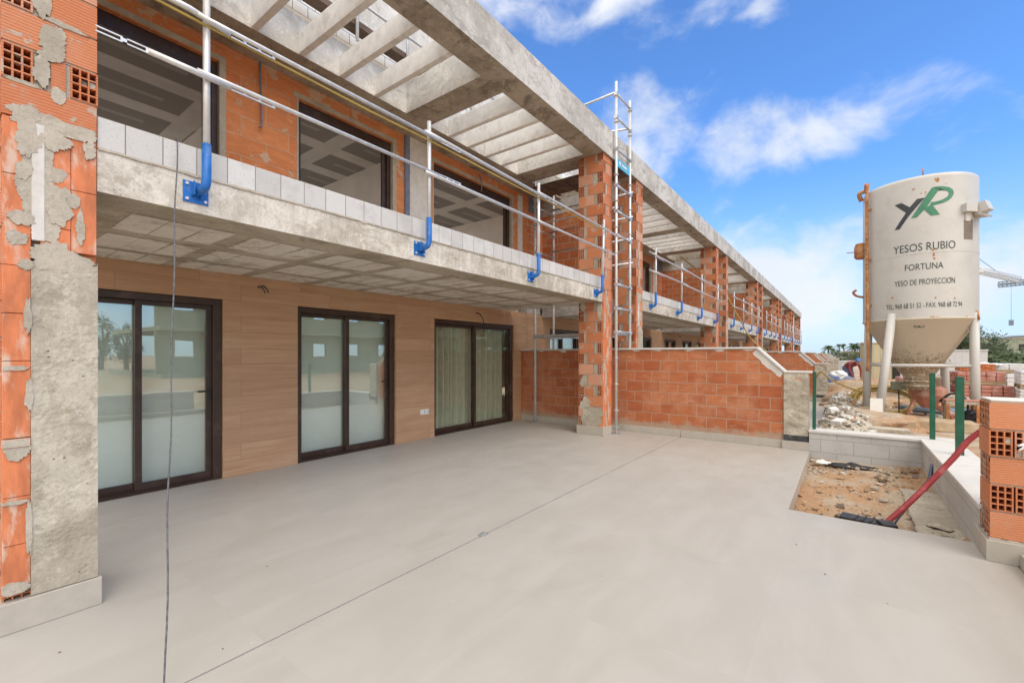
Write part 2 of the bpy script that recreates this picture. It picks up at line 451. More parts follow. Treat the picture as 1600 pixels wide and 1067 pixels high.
M['blue'] = plain('blue_paint', (.012, .135, .46), .45, var=.15, bump=.05, dirt=(.22, .30, .42), dirt_amt=.3, dirt_scale=14)
M['lightblue'] = plain('sky_blue_sign', (.10, .42, .62), .5, var=.05, bump=0)
M['green'] = plain('green_paint', (.004, .085, .045), .4, var=.15, bump=.03, dirt=(.05, .16, .11), dirt_amt=.3)
M['white_cap'] = plain('white_coping', (.60, .585, .555), .7, var=.05, bump=.15, dirt=(.52, .48, .43), dirt_amt=.45)
M['grey_block'] = block_mat('grey_block', .405, .2, (.50, .49, .47), (.55, .54, .52), (.38, .37, .36), .007, .5)
M['dirt'] = dirt_mat('site_soil')
M['pit'] = dirt_mat('pit_soil', (.45, .36, .26), (.44, .255, .13), (.24, .18, .12), 1.6)
M['rubble'] = plain('rubble', (.44, .39, .32), .9, var=.3, scale=6, bump=.5, dirt=(.58, .55, .51), dirt_amt=.7, dirt_scale=3)
M['silo'] = plain('silo_cream_paint', (.525, .518, .492), .42, var=.045, scale=1.3, bump=.05, bscale=8, dirt=(.45, .42, .36), dirt_amt=.45, dirt_scale=2.2)
M['rust'] = plain('rusty_pipe', (.40, .17, .06), .8, var=.35, scale=12, bump=.3, dirt=(.60, .44, .26), dirt_amt=.7)
M['letter'] = plain('dark_green_lettering', (.035, .060, .052), .5, var=.1, bump=0, dirt=(.2, .21, .19), dirt_amt=.25, dirt_scale=25)
M['logo_dark'] = plain('charcoal_logo', (.030, .036, .044), .5, var=.1, bump=0, dirt=(.12, .12, .12), dirt_amt=.3, dirt_scale=20)
M['logo_green'] = plain('green_logo', (.045, .20, .115), .5, var=.15, bump=0, dirt=(.20, .33, .25), dirt_amt=.4, dirt_scale=16)
M['taupe'] = plain('taupe_plate', (.20, .165, .13), .7, var=.2, scale=6, bump=.1)
M['salmon'] = plain('salmon_paint', (.50, .22, .15), .6, var=.12, dirt=(.56, .44, .36), dirt_amt=.7)
M['redhose'] = plain('red_conduit', (.28, .022, .028), .45, var=.12, bump=.1, dirt=(.40, .16, .14), dirt_amt=.45, dirt_scale=9)
M['black'] = plain('black_plastic', (.018, .019, .021), .5, var=.2, bump=.2, dirt=(.14, .13, .12), dirt_amt=.35)
M['bluecable'] = plain('blue_cable', (.02, .035, .06), .5, bump=0)
M['greypipe'] = plain('blue_grey_pipe', (.15, .20, .25), .5, var=.1, bump=.05, dirt=(.4, .38, .35), dirt_amt=.4)
M['yellow'] = plain('yellow_hose', (.46, .32, .07), .55, var=.12, bump=.1, dirt=(.42, .36, .25), dirt_amt=.6)
M['wood'] = plain('site_timber', (.44, .335, .215), .85, var=.15, scale=4, bump=.3, dirt=(.55, .48, .38), dirt_amt=.6, stretch=(1, 1, 1))
M['board'] = plain('scaffold_board', (.13, .085, .06), .8, var=.3, scale=5, bump=.3)
M['whiteboard'] = plain('white_board', (.72, .70, .66), .7, var=.04, bump=.1)
M['wrap'] = plain('plastic_wrapped_white_block', (.68, .69, .69), .3, var=.06, bump=.25, bscale=14, dirt=(.78, .79, .80), dirt_amt=.6)
M['wrapbrick'] = plain('plastic_wrapped_brick', (.44, .185, .14), .3, var=.14, scale=5, bump=.3, bscale=16, dirt=(.60, .42, .38), dirt_amt=.65, dirt_scale=3)
M['tile'] = plain('clay_tiles', (.48, .15, .055), .8, var=.2, scale=9, bump=.5)
M['cabin'] = plain('cream_cabin', (.56, .50, .33), .6, var=.06, bump=.05, dirt=(.45, .40, .28), dirt_amt=.4)
M['cabinwhite'] = plain('white_cabin', (.62, .63, .64), .6, var=.05, bump=.05)
M['bluecloth'] = plain('blue_grey_cloth', (.10, .13, .23), .9, var=.3, scale=5, bump=.4)
M['maroon'] = plain('maroon_cloth', (.23, .05, .055), .9, var=.15, bump=.2)
M['skin'] = plain('skin', (.42, .24, .17), .6, var=.05, bump=0)
M['hat'] = plain('blue_hard_hat', (.04, .15, .42), .4, bump=0)
M['teal'] = plain('teal_sheet', (.05, .33, .30), .6, var=.1, bump=.2)
M['red'] = plain('red_paint', (.50, .04, .03), .5, var=.1, bump=0)
M['white_metal'] = plain('white_metal', (.62, .63, .64), .5, var=.05, bump=0)
M['bark'] = plain('bark', (.16, .12, .085), .9, var=.3, bump=.5)
M['leaf'] = leaf_mat('olive_leaves', (.022, .040, .014), (.085, .12, .040))
M['palmleaf'] = leaf_mat('palm_leaves', (.02, .045, .016), (.075, .12, .035))
M['asphalt'] = plain('asphalt', (.10, .10, .10), .9, var=.15, bump=.3)
M['putty'] = plain('dark_bitumen', (.045, .045, .048), .75, var=.4, scale=14, bump=.5, dirt=(.25, .23, .2), dirt_amt=.5, dirt_scale=9)
M['paper'] = plain('white_plastic', (.72, .72, .70), .5, var=.04, bump=0)
M['cord'] = plain('grey_cord', (.115, .115, .125), .8, var=.4, scale=40, bump=0)
M['farconc'] = plain('far_concrete', (.27, .30, .235), .9, var=.1, scale=1.5)
M['slate'] = plain('blue_grey_sheet', (.17, .20, .27), .6, var=.15, bump=.1)

def hopper_mat():
    m, w, p, o = newmat('spattered_hopper')
    pos = w.pos()
    z = w.sep(pos)[2]
    c = w.mix(w.noise(pos, 1.5, 6, .6), (.58, .515, .41), (.64, .58, .48))
    amt = w.step(z, 1.95, 1.15)
    sp = w.noise(pos, 26, 6, .75)
    big = w.noise(pos, 9, 6, .75)
    mk = w.math('MULTIPLY', w.step(w.math('ADD', w.math('ADD', sp, w.math('MULTIPLY', big, .5)), w.math('MULTIPLY', amt, .24)), .95, .99), w.step(amt, -.2, .5))
    c = w.mix(w.math('MULTIPLY', mk, .8), c, (.27, .17, .085))
    run = w.step(w.noise(w.scale(pos, (6, 6, .8)), 2.2, 6, .6), .55, .68)
    c = w.mix(w.math('MULTIPLY', w.math('MULTIPLY', run, amt), .75), c, (.38, .265, .14))
    w.put(p.inputs['Base Color'], c)
    p.inputs['Roughness'].default_value = .7
    w.put(p.inputs['Normal'], w.bump(mk, .6, .01))
    return m
M['hopper'] = hopper_mat()

# ------------------------------------------------------------------ mesh building
class MB:
    """collects shapes into one mesh; UVs are metres, boxed onto each face"""
    def __init__(s):
        s.bm = bmesh.new()
        s.uv = s.bm.loops.layers.uv.new('UV')
        s.tl = s.bm.loops.layers.float_color.new('tint')
        s.tint = (1, 1, 1, 1)
        s.mi = 0
        s.smooth = False
    def face(s, pts, smooth=None):
        vs = [s.bm.verts.new(p) for p in pts]
        return s._f(vs, smooth)
    def _f(s, vs, smooth=None):
        try:
            f = s.bm.faces.new(vs)
        except ValueError:
            return None
        f.material_index = s.mi
        f.smooth = s.smooth if smooth is None else smooth
        for l in f.loops: l[s.tl] = s.tint
        return f
    def box(s, x0, x1, y0, y1, z0, z1, skip=''):
        if x0 > x1: x0, x1 = x1, x0
        if y0 > y1: y0, y1 = y1, y0
        v = [s.bm.verts.new(p) for p in ((x0, y0, z0), (x1, y0, z0), (x1, y1, z0), (x0, y1, z0), (x0, y0, z1), (x1, y0, z1), (x1, y1, z1), (x0, y1, z1))]
        for k, q in (('b', (0, 3, 2, 1)), ('t', (4, 5, 6, 7)), ('-y', (0, 1, 5, 4)), ('+x', (1, 2, 6, 5)), ('+y', (2, 3, 7, 6)), ('-x', (3, 0, 4, 7))):
            if k in skip.split(','): continue
            s._f([v[i] for i in q])
    def obox(s, c, size, rz=0, rx=0, ry=0, jit=0.0):
        m = Matrix.Translation(c) @ Matrix.Rotation(rz, 4, 'Z') @ Matrix.Rotation(rx, 4, 'X') @ Matrix.Rotation(ry, 4, 'Y')
        hx, hy, hz = size[0] / 2, size[1] / 2, size[2] / 2
        v = []
        for p in ((-1, -1, -1), (1, -1, -1), (1, 1, -1), (-1, 1, -1), (-1, -1, 1), (1, -1, 1), (1, 1, 1), (-1, 1, 1)):
            q = Vector((p[0] * hx, p[1] * hy, p[2] * hz))
            if jit: q = Vector(tuple(a * (1 + random.uniform(-jit, jit)) for a in q))
            v.append(s.bm.verts.new(m @ q))
        for q in ((0, 3, 2, 1), (4, 5, 6, 7), (0, 1, 5, 4), (1, 2, 6, 5), (2, 3, 7, 6), (3, 0, 4, 7)):
            s._f([v[i] for i in q])
    def tube(s, pts, r, n=10, cap=True, r2=None, rib=0.0):
        pts = [Vector(p) for p in pts]
        k = len(pts)
        rings = []
        up = None
        for i, p in enumerate(pts):
            d = (pts[min(i + 1, k - 1)] - pts[max(i - 1, 0)]).normalized()
            if up is None:
                up = d.orthogonal().normalized()
            else:
                up = (up - d * up.dot(d))
                up = up.normalized() if up.length > 1e-6 else d.orthogonal().normalized()
            sd_ = d.cross(up)
            rr = r if r2 is None else r + (r2 - r) * i / max(1, k - 1)
            if rib: rr += rib * (1 if i % 4 < 2 else -1)
            rings.append([s.bm.verts.new(p + (up * math.cos(a) + sd_ * math.sin(a)) * rr) for a in (2 * math.pi * j / n for j in range(n))])
        for i in range(k - 1):
            for j in range(n):
                s._f([rings[i][j], rings[i][(j + 1) % n], rings[i + 1][(j + 1) % n], rings[i + 1][j]], True)
        if cap:
            s._f(rings[0][::-1], False); s._f(rings[-1], False)
    def lathe(s, c, prof, n=48, cap0=True, cap1=True, smooth=True):
        rings = [[s.bm.verts.new((c[0] + r * math.cos(2 * math.pi * j / n), c[1] + r * math.sin(2 * math.pi * j / n), z)) for j in range(n)] for r, z in prof]
        for i in range(len(prof) - 1):
            for j in range(n):
                s._f([rings[i][j], rings[i][(j + 1) % n], rings[i + 1][(j + 1) % n], rings[i + 1][j]], smooth)
        if cap0: s._f(rings[0][::-1], False)
        if cap1: s._f(rings[-1], False)
    def prism(s, poly, axis, a0, a1):
        """poly: 2-D outline; axis 'x','y','z' = extrusion axis"""
        def P3(p, a):
            return {'x': (a, p[0], p[1]), 'y': (p[0], a, p[1]), 'z': (p[0], p[1], a)}[axis]
        A = [s.bm.verts.new(P3(p, a0)) for p in poly]
        B = [s.bm.verts.new(P3(p, a1)) for p in poly]
        n = len(poly)
        for i in range(n):
            s._f([A[i], A[(i + 1) % n], B[(i + 1) % n], B[i]])
        s._f(A[::-1]); s._f(B)
    def chunk(s, c, r, flat=.7):
        vs = []
        rot = Matrix.Rotation(random.uniform(0, 6.28), 3, 'Z') @ Matrix.Rotation(random.uniform(-.6, .6), 3, 'X')
        sx, sy, sz = random.uniform(.7, 1.3), random.uniform(.5, 1.2), flat * random.uniform(.5, 1.1)
        for p in ((-1, -1, -1), (1, -1, -1), (1, 1, -1), (-1, 1, -1), (-1, -1, 1), (1, -1, 1), (1, 1, 1), (-1, 1, 1)):
            q = Vector((p[0] * sx * random.uniform(.6, 1), p[1] * sy * random.uniform(.6, 1), p[2] * sz * random.uniform(.6, 1))) * r * .7
            vs.append(s.bm.verts.new(Vector(c) + rot @ q))
        for q in ((0, 3, 2, 1), (4, 5, 6, 7), (0, 1, 5, 4), (1, 2, 6, 5), (2, 3, 7, 6), (3, 0, 4, 7)):
            s._f([vs[i] for i in q])
    def build(s, name, mats, parent=None, bevel=0.0, recalc=True, loc=None):
        bm = s.bm
        bm.normal_update()
        if recalc: bmesh.ops.recalc_face_normals(bm, faces=bm.faces[:])
        if bevel:
            bmesh.ops.bevel(bm, geom=[e for e in bm.edges if len(e.link_faces) == 2 and e.calc_face_angle(0) > .6], offset=bevel, segments=1, affect='EDGES', profile=.5, clamp_overlap=True)
        for f in bm.faces:
            n = f.normal
            ax = max(range(3), key=lambda i: abs(n[i]))
            for l in f.loops:
                co = l.vert.co
                l[s.uv].uv = (co.x, co.y) if ax == 2 else ((co.y, co.z) if ax == 0 else (co.x, co.z))
        if loc is not None:
            bmesh.ops.translate(bm, verts=bm.verts[:], vec=-Vector(loc))
        me = bpy.data.meshes.new(name)
        bm.to_mesh(me); bm.free()
        if not isinstance(mats, (list, tuple)): mats = [mats]
        for x in mats: me.materials.append(x)
        o = bpy.data.objects.new(name, me)
        C.objects.link(o)
        if parent: o.parent = parent
        if loc is not None: o.location = loc
        return o

def tag(o, label=None, cat=None, group=None, kind=None):
    if label: o['label'] = label
    if cat: o['category'] = cat
    if group: o['group'] = group
    if kind: o['kind'] = kind
    return o

def empty(name, loc, label, cat, group=None, rz=0.0):
    o = bpy.data.objects.new(name, None)
    o.empty_display_size = .2
    o.location = loc; o.rotation_euler = (0, 0, rz)
    C.objects.link(o)
    return tag(o, label, cat, group)

def children(o):
    return [c for c in KIDS.get(o.name, [])]
def copy_tree(o, parent=None, skip=()):
    c = o.copy(); C.objects.link(c)
    c.parent = parent
    for ch in list(o.children):
        if ch.get('skipcopy') : continue
        copy_tree(ch, c)
    return c

def curve_pts(ctrl, n=10):
    """Catmull-Rom through control points"""
    P_ = [Vector(p) for p in ctrl]
    P_ = [P_[0] * 2 - P_[1]] + P_ + [P_[-1] * 2 - P_[-2]]
    out = []
    for i in range(1, len(P_) - 2):
        for k in range(n):
            t = k / n
            a, b, c, d = P_[i - 1], P_[i], P_[i + 1], P_[i + 2]
            out.append(.5 * ((2 * b) + (c - a) * t + (2 * a - 5 * b + 4 * c - d) * t * t + (3 * b - a - 3 * c + d) * t ** 3))
    out.append(P_[-2])
    return out

def clay_tint():
    k = random.random()
    a, b = (.54, .165, .06), (.66, .27, .13)
    if random.random() < .25: a, b = (.62, .29, .18), (.68, .35, .23)
    return (*(a[i] + (b[i] - a[i]) * k for i in range(3)), 1)

def holes(mb, axis, pos, sign, a0, a1, z0, z1, nx, nz, depth=.10, wall=.008, filled=.06):
    """open end of a hollow brick: a web of thin clay walls round deep cells"""
    def pt(a, z, d):
        q = pos - sign * d
        return (q, a, z) if axis == 'x' else (a, q, z)
    cw = (a1 - a0 - wall) / nx; ch = (z1 - z0 - wall) / nz
    for i in range(nx + 1):
        x = a0 + i * cw
        mb.face([pt(x, z0, 0), pt(x + wall, z0, 0), pt(x + wall, z1, 0), pt(x, z1, 0)])
    for i in range(nx):
        xl = a0 + i * cw + wall; xr = a0 + (i + 1) * cw
        for j in range(nz + 1):
            z = z0 + j * ch
            mb.face([pt(xl, z, 0), pt(xr, z, 0), pt(xr, z + wall, 0), pt(xl, z + wall, 0)])
        for j in range(nz):
            zl = z0 + j * ch + wall; zr = z0 + (j + 1) * ch
            dd = depth
            if random.random() < filled:
                old = mb.mi; mb.mi = 1
                e = random.uniform(.003, .03)
                mb.face([pt(xl, zl, e), pt(xr, zl, e), pt(xr, zr, e), pt(xl, zr, e)])
                mb.mi = old
                continue
            mb.face([pt(xl, zl, 0), pt(xl, zr, 0), pt(xl, zr, dd), pt(xl, zl, dd)])
            mb.face([pt(xr, zl, 0), pt(xr, zl, dd), pt(xr, zr, dd), pt(xr, zr, 0)])
            mb.face([pt(xl, zl, 0), pt(xl, zl, dd), pt(xr, zl, dd), pt(xr, zl, 0)])
            mb.face([pt(xl, zr, 0), pt(xr, zr, 0), pt(xr, zr, dd), pt(xl, zr, dd)])
            mb.face([pt(xl, zl, dd), pt(xl, zr, dd), pt(xr, zr, dd), pt(xr, zl, dd)])

def hbrick(mb, x0, x1, y0, y1, z0, z1, axis, nx=3, nz=4, ends=(1, 1), filled=.06):
    mb.tint = clay_tint()
    d = min(.10, (x1 - x0 if axis == 'x' else y1 - y0) * .35)
    if axis == 'x':
        mb.box(x0, x1, y0, y1, z0, z1, skip='-x,+x')
        for e, q, sg in ((ends[0], x0, -1), (ends[1], x1, 1)):
            if e: holes(mb, 'x', q, sg, y0, y1, z0, z1, nx, nz, d, filled=filled)
            else: mb.face([(q, y0, z0), (q, y1, z0), (q, y1, z1), (q, y0, z1)])
    else:
        mb.box(x0, x1, y0, y1, z0, z1, skip='-y,+y')
        for e, q, sg in ((ends[0], y0, -1), (ends[1], y1, 1)):
            if e: holes(mb, 'y', q, sg, x0, x1, z0, z1, nx, nz, d, filled=filled)
            else: mb.face([(x0, q, z0), (x1, q, z0), (x1, q, z1), (x0, q, z1)])

def brick_pillar(mb, x0, x1, y0, y1, z0, z1, course=.2, t=.115, gap=.011, start=0):
    """pinwheel-laid courses of hollow bricks around a mortar core"""
    z = z0; k = start
    while z < z1 - .02:
        top = min(z + course - gap, z1)
        j = lambda: random.uniform(-.004, .004)
        mg = random.uniform(.05, .09)
        if k % 2 == 0:
            # side bricks run along y (their ends show on the -y / +y faces); stretchers sit between on the faces
            hbrick(mb, x1 - t + j(), x1 + j(), y0 + j(), y1 + j(), z, top, 'y')
            hbrick(mb, x0 + j(), x0 + t + j(), y0 + j(), y1 + j(), z, top, 'y') if random.random() < .35 else hbrick(mb, x0 + j(), x1 - t - mg, y0 + j(), y0 + t, z, top, 'x', ends=(0, 0))
            hbrick(mb, x0 + t + .02, x1 - t - mg, y1 - t, y1 + j(), z, top, 'x', ends=(0, 0))
            if x1 - x0 > .45: hbrick(mb, x0 + t + .03, x1 - t - mg, y0 + j(), y0 + t, z, top, 'x', ends=(0, 0))
        else:
            # face bricks run along x (their ends show on the +x face)
            hbrick(mb, x0 + t + mg, x1 + j(), y0 + j(), y0 + t, z, top, 'x')
            hbrick(mb, x0 + j(), x0 + t + j(), y0 + j(), y1 + j(), z, top, 'y')
            if random.random() < .5:
                hbrick(mb, x1 - t, x1 + j(), y0 + t + mg, y1 + j(), z, top, 'y', ends=(0, 1))
            else:
                hbrick(mb, x1 - t, x1 + j(), y0 + t + mg, y1 - t - .02, z, top, 'y', ends=(0, 0))
                hbrick(mb, x0 + t + .05, x1 + j(), y1 - t, y1 + j(), z, top, 'x')
        k += 1; z += course
    mb.mi = 1; mb.tint = (1, 1, 1, 1)
    e = .007
    mb.box(x0 + .10, x1 - .105, y0 + .10, y1 - .10, z0, z1)
    # mortar beds and the mortar filling between bricks, shy of the clay faces
    z = z0
    while z < z1 - .02:
        mb.box(x0 + e, x1 - e, y0 + e, y1 - e, z + course - gap - .001, min(z + course + .001, z1))
        mb.box(x0 + t + .0, x1 - t - .0, y0 + e + .004, y0 + .1, z, min(z + course - gap, z1) - .002)
        mb.box(x1 - .1, x1 - e - .004, y0 + t, y1 - t, z, min(z + course - gap, z1) - .002)
        z += course
    mb.mi = 0

# ------------------------------------------------------------------ setting: sky is the world; ground, terraces
PITCH = 9.0
XW, XP, XF = -6.05, -3.62, -3.575     # facade, pillar/balcony edge, roof edge

def build_ground():
    mb = MB()
    xs = [-900, -300, -120, -60, -30, -20, -14, -10, -7, -5.5, -4, -2.6, -1.4, -.9, -.46] + [-.3 + .22 * i for i in range(6)] + [1.17, 1.4] + [1.7 + .4 * i for i in range(26)] + [13, 16, 20, 25, 32, 42, 60, 90, 140, 300, 900]
    ys = [-900, -200, -60, -30, -15, -8, -4, -1, 1.5, 3.5, 4.9, 5.06] + [5.2 + .24 * i for i in range(13)] + [8.3, 8.55, 8.7] + [9 + .4 * i for i in range(40)] + [26, 28, 30, 33, 36, 40, 46, 54, 66, 85, 120, 200, 400, 1200]
    def hgt(x, y):
        inpit = -.5 < x < 1.0 and 4.9 < y < 8.4
        if inpit:
            return -.13 + .07 * (mnoise.noise((x * 1.7, y * 1.7, 0)) + .5 * mnoise.noise((x * 5, y * 5, 3)))
        if x < 1.1 and y < 8.45: return -.35
        if x < -.4 : return -.35
        amp = .06 if x < 14 and y < 40 else .02
        z = .07 + amp * (mnoise.noise((x * .8, y * .8, 5)) + .6 * mnoise.noise((x * 2.6, y * 2.6, 1)))
        if y < 9.3: z = min(z, .12)
        return z
    g = [[mb.bm.verts.new((x, y, hgt(x, y))) for x in xs] for y in ys]
    for i in range(len(ys) - 1):
        for j in range(len(xs) - 1):
            cx, cy = (xs[j] + xs[j + 1]) / 2, (ys[i] + ys[i + 1]) / 2
            mb.mi = 1 if (-.5 < cx < 1.0 and 4.9 < cy < 8.4) else 0
            mb._f([g[i][j], g[i][j + 1], g[i + 1][j + 1], g[i + 1][j]], True)
    o = mb.build('ground', [M['dirt'], M['pit']], recalc=False)
    tag(o, kind='structure')

def build_terrace():
    mb = MB()
    JX = -2.42
    mb.box(XW - .2, JX - .006, -5.5, 8.4, -.2, 0)
    mb.box(JX + .006, -.46, 5.07, 8.4, -.2, 0)
    mb.box(JX + .006, .98, -5.5, 5.07, -.2, 0)
    tag(mb.build('terrace', M['terrace']), kind='structure')
    mb = MB(); mb.box(JX - .02, JX + .02, -5.5, 8.38, -.19, -.012)
    tag(mb.build('terrace_joint', M['putty']), kind='structure')
    mb = MB()
    for k in range(1, 6):
        y = PITCH * k
        mb.box(XW - .2, -.46, y - .4, y + 8.4, -.2, 0)
        mb.box(-.46, .98, y - .4, y + 5.07, -.2, -.002)
    tag(mb.build('terrace', M['terrace']), kind='structure')
    # terrace beyond the near house on the camera's other side, seen in the glass only
build_ground(); build_terrace()

# ------------------------------------------------------------------ the terraced house (one unit, then copies)
DOORS = [(.66, 2.20), (3.12, 4.79), (5.67, 8.12)]
WINS = [(.70, 2.18), (3.11, 4.75), (5.63, 8.05)]

def wall_with_openings(mb, x0, x1, ya, yb, z0, z1, ops, oz0, oz1):
    y = ya
    for a, b in ops:
        mb.box(x0, x1, y, a, z0, z1)
        if oz0 > z0: mb.box(x0, x1, a, b, z0, oz0)
        mb.box(x0, x1, a, b, oz1, z1)
        y = b
    mb.box(x0, x1, y, yb, z0, z1)

def make_door(parent, ya, yb, kind):
    y0, y1, zt = ya + .005, yb - .005, 2.175
    xb = XW - .10; xf = XW - .055
    root = bpy.data.objects.new('sliding_door', None); C.objects.link(root); root.parent = parent
    mb = MB()
    fr = .055
    X0, X1 = XW - .19, XW - .03
    mb.box(X0, X1, y0, y0 + fr, .0, zt); mb.box(X0, X1, y1 - .09, y1, .0, zt)
    mb.box(X0, X1, y0 + fr, y1 - .09, zt - .075, zt)
    mb.box(X0, X1, y0 + fr, y1 - .09, 0.003, .022)
    mb.box(X0 + .06, X0 + .07, y0 + fr, y1 - .09, .022, .036); mb.box(X0 + .12, X0 + .13, y0 + fr, y1 - .09, .022, .036)
    mb.build('door_frame', M['frame'], root, bevel=.003)
    ym = (y0 + y1) / 2 - .02
    st = .06
    panes = []
    for i, (a, b, x) in enumerate(((y0 + fr, ym + .03, XW - .145), (ym - .03, y1 - .09, XW - .095))):
        mb = MB()
        mb.box(x - .02, x + .02, a, a + st, .036, zt - .077); mb.box(x - .02, x + .02, b - st, b, .036, zt - .077)
        mb.box(x - .02, x + .02, a + st, b - st, .036, .036 + .075); mb.box(x - .02, x + .02, a + st, b - st, zt - .077 - .05, zt - .077)
        leaf = mb.build('door_leaf', M['frame'], root, bevel=.002)
        mb = MB(); mb.box(x - .008, x + .008, a + st, b - st, .111, zt - .127)
        mb.build('pane', M['glass_clear'] if kind == 'curtain' else M['glass'], root)
        if i == 1:
            mb = MB(); mb.box(x + .021, x + .032, b - .042, b - .018, .95, 1.10); mb.box(x + .032, x + .05, b - .036, b - .024, 1.06, 1.085)
            mb.box(x + .04, x + .05, b - .15, b - .024, 1.06, 1.08)
            mb.build('handle', M['black'], root, bevel=.002)
    if kind == 'curtain':
        mb = MB()
        n = 260
        pr = []
        for i in range(n + 1):
            y = y0 + .03 + (y1 - y0 - .06) * i / n
            pr.append((XW - .36 + .06 * math.sin(y * 44 + 1.4 * math.sin(y * 9)) + .025 * math.sin(y * 15 + 1), y))
        for i in range(n):
            a, b = pr[i], pr[i + 1]
            mb.face([(a[0], a[1], .02), (b[0], b[1], .02), (b[0], b[1], 2.2), (a[0], a[1], 2.2)], True)
        mb.build('curtain', M['curtain'], root, recalc=False)
    else:
        mb = MB(); mb.box(XW - .215, XW - .205, y0 - .0, y1 + .0, .01, 2.25)
        mb.build('blind', M['blind'], root)
    return root

def make_window(parent, ya, yb):
    mb = MB()
    X0, X1 = XW - .17, XW - .06
    z0, z1 = 2.80, 5.05
    mb.box(X0, X1, ya + .02, ya + .085, z0, z1); mb.box(X0, X1, yb - .085, yb - .02, z0, z1)
    mb.box(X0, X1, ya + .085, yb - .085, z1 - .16, z1); mb.box(X0, X1, ya + .085, yb - .085, z0, z0 + .05)
    mb.box(X0 + .03, X0 + .07, yb - .16, yb - .087, z0 + .05, z1 - .162)
    mb.build('window_frame', M['frame'], parent, bevel=.003)
    # plaster surround standing round the opening
    mb = MB()
    mb.box(XW - .06, XW + .004, ya - .005, ya + .02, z0, z1 + .012); mb.box(XW - .06, XW + .004, yb - .02, yb + .05, z0, z1 + .012)
    mb.box(XW - .06, XW + .006, ya - .05, yb + .05, z1 + .012, z1 + .075)
    mb.build('plaster_surround', M['mortar'], parent)

